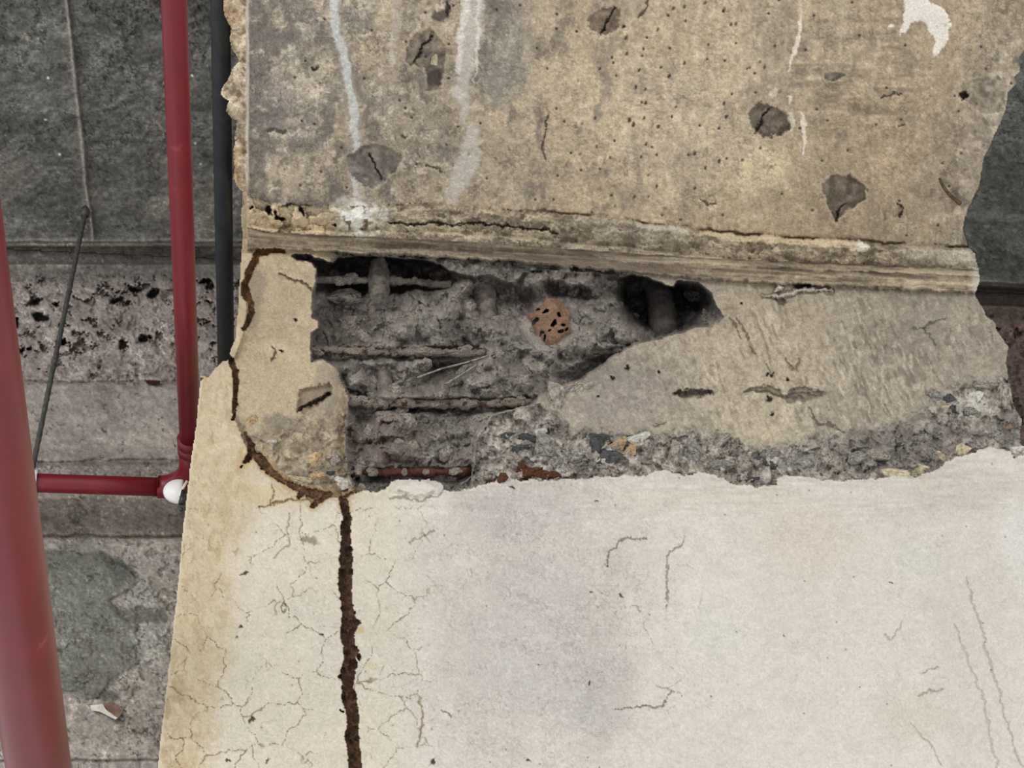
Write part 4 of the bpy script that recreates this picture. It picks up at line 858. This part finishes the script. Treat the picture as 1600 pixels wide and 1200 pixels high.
def stone(u, v, w_, h_, mat, rot=0, emb=.0, par=None, lift=.002, name='stone'):
    p = fg_pt(u, v, lift); s_ = np.linalg.norm(p - CAM) / F
    o = bpy.data.objects.new(name, random.choice(LUMPS if name in ('rubble_stone', 'mortar_lump') or mat in ('stone_mortar', 'stone_grey', 'stone_rust') else HULLS)); COL.link(o)
    o.material_slots[0].link = 'OBJECT'; o.material_slots[0].material = SM[mat]
    dz = min(w_, h_) * .5 * s_; kk = .56 if o.data.name.startswith('lump') else .66
    ax = Matrix.Rotation(math.radians(rot), 4, 'Z')
    Rm = Matrix(np.array([[RWC[0, 0], -RWC[0, 1], -RWC[0, 2]], [RWC[1, 0], -RWC[1, 1], -RWC[1, 2]], [RWC[2, 0], -RWC[2, 1], -RWC[2, 2]]]).tolist()).to_4x4()
    flip = Matrix.Rotation(random.choice([0, math.pi]), 4, 'Z')
    q_ = CAM + d_at(u, v) * (np.linalg.norm(p - CAM) + dz * .75 * emb)
    adopt_parent = par or column
    o.parent = adopt_parent; o.matrix_parent_inverse = Matrix.Translation(-Vector(adopt_parent.location))
    o.matrix_basis = Matrix.Translation(Vector(q_)) @ Rm @ ax @ Matrix.Diagonal((w_ * kk * s_, h_ * kk * s_, dz, 1)) @ flip
    return o
for a_ in [(793, 680, 24, 10, 'stone_dark', 0), (822, 684, 26, 15, 'stone_dark', 8), (850, 697, 34, 28, 'stone_grey', -20), (812, 702, 32, 14, 'stone_dark', 10), (795, 716, 26, 16, 'stone_mortar', 0), (822, 716, 24, 22, 'stone_grey', 0),
           (862, 726, 26, 20, 'stone_grey', 20), (846, 675, 18, 12, 'stone_white', 0), (894, 712, 28, 30, 'stone_grey', -30), (931, 700, 26, 34, 'stone_dark', 15), (938, 684, 30, 12, 'stone_dark', -10), (952, 716, 36, 22, 'stone_dark', 5),
           (966, 694, 30, 20, 'stone_tan', 15), (985, 703, 24, 18, 'stone_tan', 30), (954, 709, 18, 7, 'stone_white', 0), (1000, 684, 34, 14, 'stone_white', 12), (1016, 703, 22, 18, 'stone_grey', 0), (1052, 716, 22, 40, 'stone_mortar', -20),
           (1085, 710, 24, 38, 'stone_grey', 25), (1100, 722, 22, 22, 'stone_mortar', 0), (1122, 692, 44, 16, 'stone_mortar', 40), (1128, 726, 32, 14, 'stone_grey', 0), (1196, 725, 36, 22, 'stone_dark', 0), (1236, 722, 32, 26, 'stone_grey', -20),
           (1258, 726, 34, 28, 'stone_grey', 10), (1176, 752, 52, 12, 'stone_dark', -4), (1205, 710, 26, 12, 'stone_grey', 25), (1290, 722, 26, 30, 'stone_mortar', 0), (1165, 730, 22, 26, 'stone_mortar', 30),  # the wide flat dark stone stands in for the shade of a void
           (1470, 634, 36, 12, 'stone_cream', 12), (1482, 624, 20, 16, 'stone_dark', 0), (1462, 620, 26, 18, 'stone_grey', -20), (1518, 646, 20, 18, 'stone_grey', 0), (1494, 643, 14, 8, 'stone_dark', 0), (1560, 686, 20, 20, 'stone_grey', 0),
           (1580, 664, 18, 16, 'stone_tan', 0), (1524, 622, 26, 18, 'stone_white', 20), (1536, 602, 30, 12, 'stone_mortar', 0), (1572, 630, 20, 44, 'stone_mortar', 0), (1410, 700, 22, 14, 'stone_dark', -20), (1440, 686, 26, 16, 'stone_grey', 0),
           (1400, 740, 40, 16, 'stone_cream', -10), (1432, 736, 46, 18, 'stone_cream', 4), (1475, 715, 30, 16, 'stone_cream', -30), (1502, 706, 26, 22, 'stone_cream', 20), (1524, 704, 22, 14, 'stone_white', -20), (1596, 705, 30, 22, 'stone_white', -30),
           (1310, 738, 36, 12, 'stone_dark', 0), (1340, 715, 26, 18, 'stone_grey', 20), (1372, 712, 30, 14, 'stone_mortar', 0),
           (425, 691, 15, 11, 'stone_white', 30), (490, 720, 30, 28, 'stone_tan', 20), (470, 750, 34, 16, 'stone_cream', -20), (495, 745, 24, 18, 'stone_tan', 40), (532, 758, 34, 22, 'stone_white', -10), (562, 762, 16, 12, 'stone_cream', 0), (516, 740, 16, 10, 'stone_dark', 0),
           (405, 700, 12, 14, 'stone_cream', 0), (522, 720, 18, 22, 'stone_mortar', 0), (395, 660, 16, 22, 'stone_tan', 10), (866, 628, 30, 44, 'stone_mortar', -12), (1010, 720, 20, 12, 'stone_mortar', 0)]:
    stone(*a_, emb=.5)
for a_ in [(785, 748, 16, 14, 'stone_rust', 60), (826, 738, 30, 16, 'stone_rust', 20), (845, 742, 30, 12, 'stone_rust', 0), (862, 742, 24, 12, 'stone_rust', -10), (764, 754, 24, 9, 'stone_rust', 5), (816, 732, 18, 14, 'stone_rust', 40)]:
    stone(*a_, name='rust_flake')
# rubble lumps inside the cavity
r_ = np.random.default_rng(77)
cavpts = []
for k in range(900):
    u, v = r_.uniform(490, 1110), r_.uniform(405, 735)
    j = min(np.searchsorted(fg.vs, v), len(fg.vs) - 1); i = min(np.searchsorted(fg.us, u), len(fg.us) - 1)
    if sc[j, i] < -10 and all(math.hypot(u - a, v - b) > 20 for a, b in cavpts): cavpts.append((u, v))
for k, (u, v) in enumerate(cavpts[:70]):
    s_ = r_.uniform(8, 20)
    stone(u, v, s_ * r_.uniform(.8, 1.4), s_ * r_.uniform(.7, 1.1), ['stone_mortar', 'stone_mortar', 'stone_mortar', 'stone_mortar', 'stone_grey', 'stone_mortar'][k % 6], r_.uniform(0, 180), 1.0, name='rubble_stone')
for a_ in [(560, 512, 40, 34), (545, 470, 44, 26), (575, 528, 30, 18), (990, 445, 24, 22), (1090, 460, 34, 24), (730, 480, 22, 26), (690, 430, 30, 20), (665, 422, 26, 24), (780, 500, 18, 22), (900, 610, 26, 40), (640, 660, 34, 30)]:
    stone(*a_, 'stone_mortar', r_.uniform(0, 180), 1.0, name='rubble_stone')

for x0, x1, y_, dpt, n_ in [(500, 700, 438, .05, 9), (490, 755, 549, .03, 14), (885, 985, 548, .03, 5), (550, 835, 629, .022, 15), (560, 725, 737, .022, 7)]:
    for k in range(n_):                       # mortar still clinging to the bars
        u = r_.uniform(x0, x1); v = y_ + r_.uniform(-6, 2); w_ = r_.uniform(9, 20)
        o = stone(u, v, w_, r_.uniform(7, 12), 'stone_mortar', r_.uniform(-20, 20), 0, name='mortar_lump')
        q_ = face_pt(u, v, dpt - .004); o.matrix_basis.translation = Vector(q_)
# orange-brown crust with small holes, sitting on the rubble
CR = Canvas(np.arange(815, 900, 1.2), np.arange(455, 548, 1.2))
CR.WU = CR.U + 5 * fbm(CR.U, CR.V, 14, 201, 4); CR.WV = CR.V + 5 * fbm(CR.U, CR.V, 14, 202, 4)
s = CR.sdf([(824, 488), (840, 484), (852, 468), (868, 464), (884, 476), (891, 488), (886, 506), (890, 516), (878, 524), (862, 534), (850, 530), (838, 514), (832, 498)], 40)
H_ = .012 * ss(2, -12, s) + .003 * fbm(CR.U, CR.V, 12, 203, 4)
hol = np.zeros_like(H_)
for x, y, rx, ry, a_ in [(853, 488, 5, 2.6, -30), (837, 502, 6.5, 2.6, -55), (875, 492, 3, 3.5, 20), (864, 505, 4.5, 2, -30), (878, 508, 3, 2.2, 20), (845, 520, 3, 2, -30), (876, 518, 4, 1.8, 20), (857, 515, 3, 1.2, -20), (850, 526, 1.6, 2.4, 0), (884, 516, 1.8, 2.6, 0), (842, 486, 3, 1.6, -20)]:
    hol = np.maximum(hol, ss(1.25, .75, CR.ell(x, y, rx, ry, a_)))
c0 = np.ones(CR.U.shape + (1,)) * rgb(142, 114, 94) * (1 + .25 * fbm(CR.U, CR.V, 10, 204, 4))[..., None]
c0 = smix(c0, hol, rgb(34, 26, 22))
tc_, dc = base_t(CR.U, CR.V, YF + .004, 99)
Pc_ = CAM + dc * (tc_ - H_ + .02 * hol)[..., None]
cm = (s < 0)[:-1, :-1]
o = part_from_cells('mud_crust', Pc_, lin(c0), cm, M_SEAM, None, (0, .06, 0)); adopt(o, column); o['label'] = 'orange-brown crust pitted with small holes'

# wooden splinter in the tie pocket of the soffit
o = stone(679, 88, 13, 30, 'stone_cream', 8, .2, beam, name='wood_splinter'); o['label'] = 'pale wood splinter left in the concrete'

# ================================================================== PIPES AND HANGERS
def red_paint(name, base, seed):
    m, nt, p = nmat(name); N = nt.nodes; L = nt.links
    tc = N.new('ShaderNodeTexCoord'); n = N.new('ShaderNodeTexNoise'); n.inputs['Scale'].default_value = 25; n.inputs['Detail'].default_value = 6
    L.new(tc.outputs['Object'], n.inputs['Vector'])
    cr = N.new('ShaderNodeValToRGB'); e = cr.color_ramp.elements
    e[0].position = .35; e[0].color = (*(lin(base) * .85), 1); e[1].position = .66; e[1].color = (*lin(base), 1)
    e2 = cr.color_ramp.elements.new(.74); e2.color = (*lin(base * .8 + rgb(150, 130, 125) * .3), 1)
    L.new(n.outputs[0], cr.inputs[0]); L.new(cr.outputs[0], p.inputs['Base Color'])
    p.inputs['Roughness'].default_value = .38; p.inputs['Specular IOR Level'].default_value = .45
    return m
M_RED = red_paint('red_pipe_paint', rgb(112, 26, 34), 1)
M_RED2 = red_paint('red_branch_paint', rgb(118, 24, 36), 2)
M_BLACK = mottled('black_plastic', rgb(30, 36, 40), rgb(40, 46, 50), 60, .45, spec=.4)
M_STEEL = mottled('dull_steel', rgb(62, 61, 58), rgb(88, 86, 82), 150, .55, spec=.5)
M_ZINC = mottled('bright_zinc', rgb(190, 190, 188), rgb(230, 230, 228), 120, .35, spec=.6)
M_WHITE = mottled('white_plastic', rgb(232, 232, 230), rgb(246, 246, 244), 40, .4, spec=.5)

def on_z(u, v, z): return on_plane(np.array(u, float), np.array(v, float), 2, z)
# branch pipe depth: cross tube 0.1 m in front of the back beam
rt_ = on_plane(np.array(134.), np.array(328.), 2, ZL - .002); YB = float(rt_[1])
pe = on_plane(np.array(283.), np.array(762.), 1, YB); ZB = pe[2]
def pxr(p, w_): return w_ * .5 * np.linalg.norm(np.asarray(p) - CAM) / F
branch = empty('branch_pipe', tuple(pe), 'slim red painted branch pipe turning a corner beside the column', 'pipe')
a0 = on_z(269.5, 0, ZB); a1 = on_z(293, 580, ZB); X0 = a1[0] + (a1[0] - a0[0]) * 0
far = np.array([a1[0], YB - .055, ZB]); near = np.array([a1[0], .25, ZB])
rb = pxr(a1, 34)
tube('pipe_run', [near, far], rb, M_RED2, branch, 28, sub=6)
xl = on_plane(np.array(-160.), np.array(762.), 1, YB)[0]
cr0 = np.array([xl, YB, ZB]); cr1 = np.array([a1[0] - .035, YB, ZB])
tube('cross_pipe', [cr0, cr1], rb * .92, M_RED2, branch, 28, sub=4)
ang = np.linspace(0, math.pi / 2, 9)
elb = [np.array([a1[0] - .042 + .042 * math.sin(t_), YB - .05 + .05 * math.cos(t_) - .0, ZB]) for t_ in ang]
elb = [cr1 + np.array([-.008, 0, 0])] + elb + [np.array([a1[0], YB - .085, ZB])]
tube('elbow', elb, rb * 1.12, M_RED2, branch, 28)
for k_ in (-.078, -.092):
    tube('collar', [np.array([a1[0], YB + k_ - .006, ZB]), np.array([a1[0], YB + k_ + .006, ZB])], rb * 1.22, M_RED2, branch, 28)
# main pipe: larger, same height, further left
ZM = on_plane(np.array(60.), np.array(1250.), 1, YW - .2)[2]
pm = on_z(112, 1200, ZM)
rm = pxr(on_z(55, 1100, ZM), 100)
xm = pm[0] - rm * 1.02
o = tube('main_pipe', [np.array([xm, .25, ZM]), np.array([xm, YW - .03, ZM])], rm, M_RED, None, 48, sub=8)
o['label'] = 'thick red painted pipe slanting past the left edge'; o['category'] = 'pipe'
# black pipe
bp0 = on_plane(np.array(353.), np.array(560.), 1, YW - .12)
o = tube('black_pipe', [np.array([bp0[0], .25, bp0[2]]), np.array([bp0[0], YW - .02, bp0[2]])], pxr(bp0, 26), M_BLACK, None, 24, sub=6)
o['label'] = 'thin black plastic pipe between the red branch and the beam'; o['category'] = 'pipe'
# hanger rod from the slab to the main pipe
hang = empty('pipe_hanger', tuple(rt_), 'thin dark threaded rod hanging from the slab to the red cross pipe', 'hanger')
rr = pxr(rt_, 7.0)
zb_ = ZB + rb * .92 + .004
xr = on_plane(np.array(50.), np.array(735.), 1, YB)[0]
tube('rod', [rt_, np.array([xr, YB, zb_])], rr, M_STEEL, hang, 12, sub=90, rib=.0006)
tube('nut', [rt_ + np.array([0, 0, -.012]), rt_ + np.array([0, 0, .004])], rr * 2.0, M_STEEL, hang, 6)
def band(name, cx, cy, cz, r0, r1, wd, mat, par, seg=48):
    V_ = []; F_ = []
    for k_ in range(seg):
        t_ = 2 * math.pi * k_ / seg
        for rr_, yy in ((r0, -wd), (r1, -wd), (r1, wd), (r0, wd)):
            V_.append((cx + yy, cy + math.sin(t_) * rr_, cz + math.cos(t_) * rr_))
    for k_ in range(seg):
        n_ = (k_ + 1) % seg
        for e_ in range(4):
            F_.append((k_ * 4 + e_, k_ * 4 + (e_ + 1) % 4, n_ * 4 + (e_ + 1) % 4, n_ * 4 + e_))
    me = bpy.data.meshes.new(name); me.from_pydata(V_, [], F_); me.update(); me.materials.append(mat)
    o = bpy.data.objects.new(name, me); COL.link(o); adopt(o, par); return o
band('clamp_ring', xr - .002, YB, ZB, rb * .92 + .0006, rb * .92 + .005, .012, M_ZINC, hang)['label'] = 'bright zinc clamp ring'

# white fitting at the elbow
cl0 = on_plane(np.array(279.), np.array(768.), 1, YB - .075)
clamp = empty('pipe_fitting', tuple(cl0), 'small white cap with dark bolt at the red pipe corner', 'fitting')
sc_ = np.linalg.norm(cl0 - CAM) / F
bm = bmesh.new(); bmesh.ops.create_uvsphere(bm, u_segments=28, v_segments=16, radius=1)
for v_ in bm.verts:
    if v_.co.x > .25: v_.co.x = .25
    v_.co.y *= .9; v_.co.x *= 1.25
me = bpy.data.meshes.new('cap'); bm.to_mesh(me); bm.free(); me.materials.append(M_WHITE)
me.polygons.foreach_set('use_smooth', np.full(len(me.polygons), True))
o = bpy.data.objects.new('cap', me); COL.link(o); adopt(o, clamp); o.location = Vector(cl0); o.scale = (19 * sc_, 17 * sc_, 21 * sc_)
def cpt(u, v, off=0): return on_plane(np.array(float(u)), np.array(float(v)), 1, YB - .075 - .022 - off)
tube('bolt', [cpt(288, 768), cpt(286, 778), cpt(284, 788)], 5.5 * sc_, mottled('blackened_steel', rgb(34, 34, 34), rgb(58, 58, 58), 200, .4, spec=.5), clamp, 8)
tube('strap', [cpt(292, 752), cpt(284, 766), cpt(281, 776)], 2.2 * sc_, M_WHITE, clamp, 8)
nutc = cpt(283, 796)
tube('nut', [nutc, nutc + np.array([0, .012, .008])], [8 * sc_, 8 * sc_], M_STEEL, clamp, 6)
tube('bolt_hole', [nutc - np.array([0, .002, .0013]), nutc + np.array([0, .004, .003])], [3.4 * sc_, 3.4 * sc_], bpy.data.materials['blackened_steel'], clamp, 12)

# small things on the back beam
def slab_piece(name, pts, thick, mat, label, cat=None, par=None):
    p0 = [bg_pt(u, v, .004) for u, v in pts]; p1 = [bg_pt(u, v, .004 + thick) for u, v in pts]; n_ = len(pts)
    F_ = [tuple(range(n_))[::-1], tuple(range(n_, 2 * n_))] + [(k_, (k_ + 1) % n_, n_ + (k_ + 1) % n_, n_ + k_) for k_ in range(n_)]
    me = bpy.data.meshes.new(name); me.from_pydata([tuple(v_) for v_ in p0 + p1], [], F_); me.update(); me.materials.append(mat)
    o = bpy.data.objects.new(name, me); COL.link(o)
    if cat: o['label'] = label; o['category'] = cat
    return o
slab_piece('metal_strip', [(228, 594), (250, 595), (250, 600), (229, 599)], .006, mottled('rust_brown_metal', rgb(48, 24, 24), rgb(70, 34, 32), 200, .7), 'tiny dark red-brown metal strip on the back beam joint', 'strip')
sc_o = slab_piece('board_scrap', [(162, 1098), (178, 1097), (192, 1112), (184, 1122), (168, 1110)], .010, mottled('brown_board', rgb(112, 92, 80), rgb(136, 116, 102), 90, .9), 'small torn brown scrap with white edge stuck to the back beam', 'scrap')
e_ = slab_piece('white_edge', [(141, 1102), (160, 1100), (166, 1109), (184, 1122), (180, 1124), (156, 1112), (143, 1110)], .012, mottled('white_board', rgb(196, 194, 184), rgb(222, 220, 210), 90, .9), '')
e_.parent = sc_o; e_.matrix_parent_inverse = sc_o.matrix_world.inverted()
for l in [[(77, 445), (95, 443), (110, 432), (122, 424)], ]:
    pass
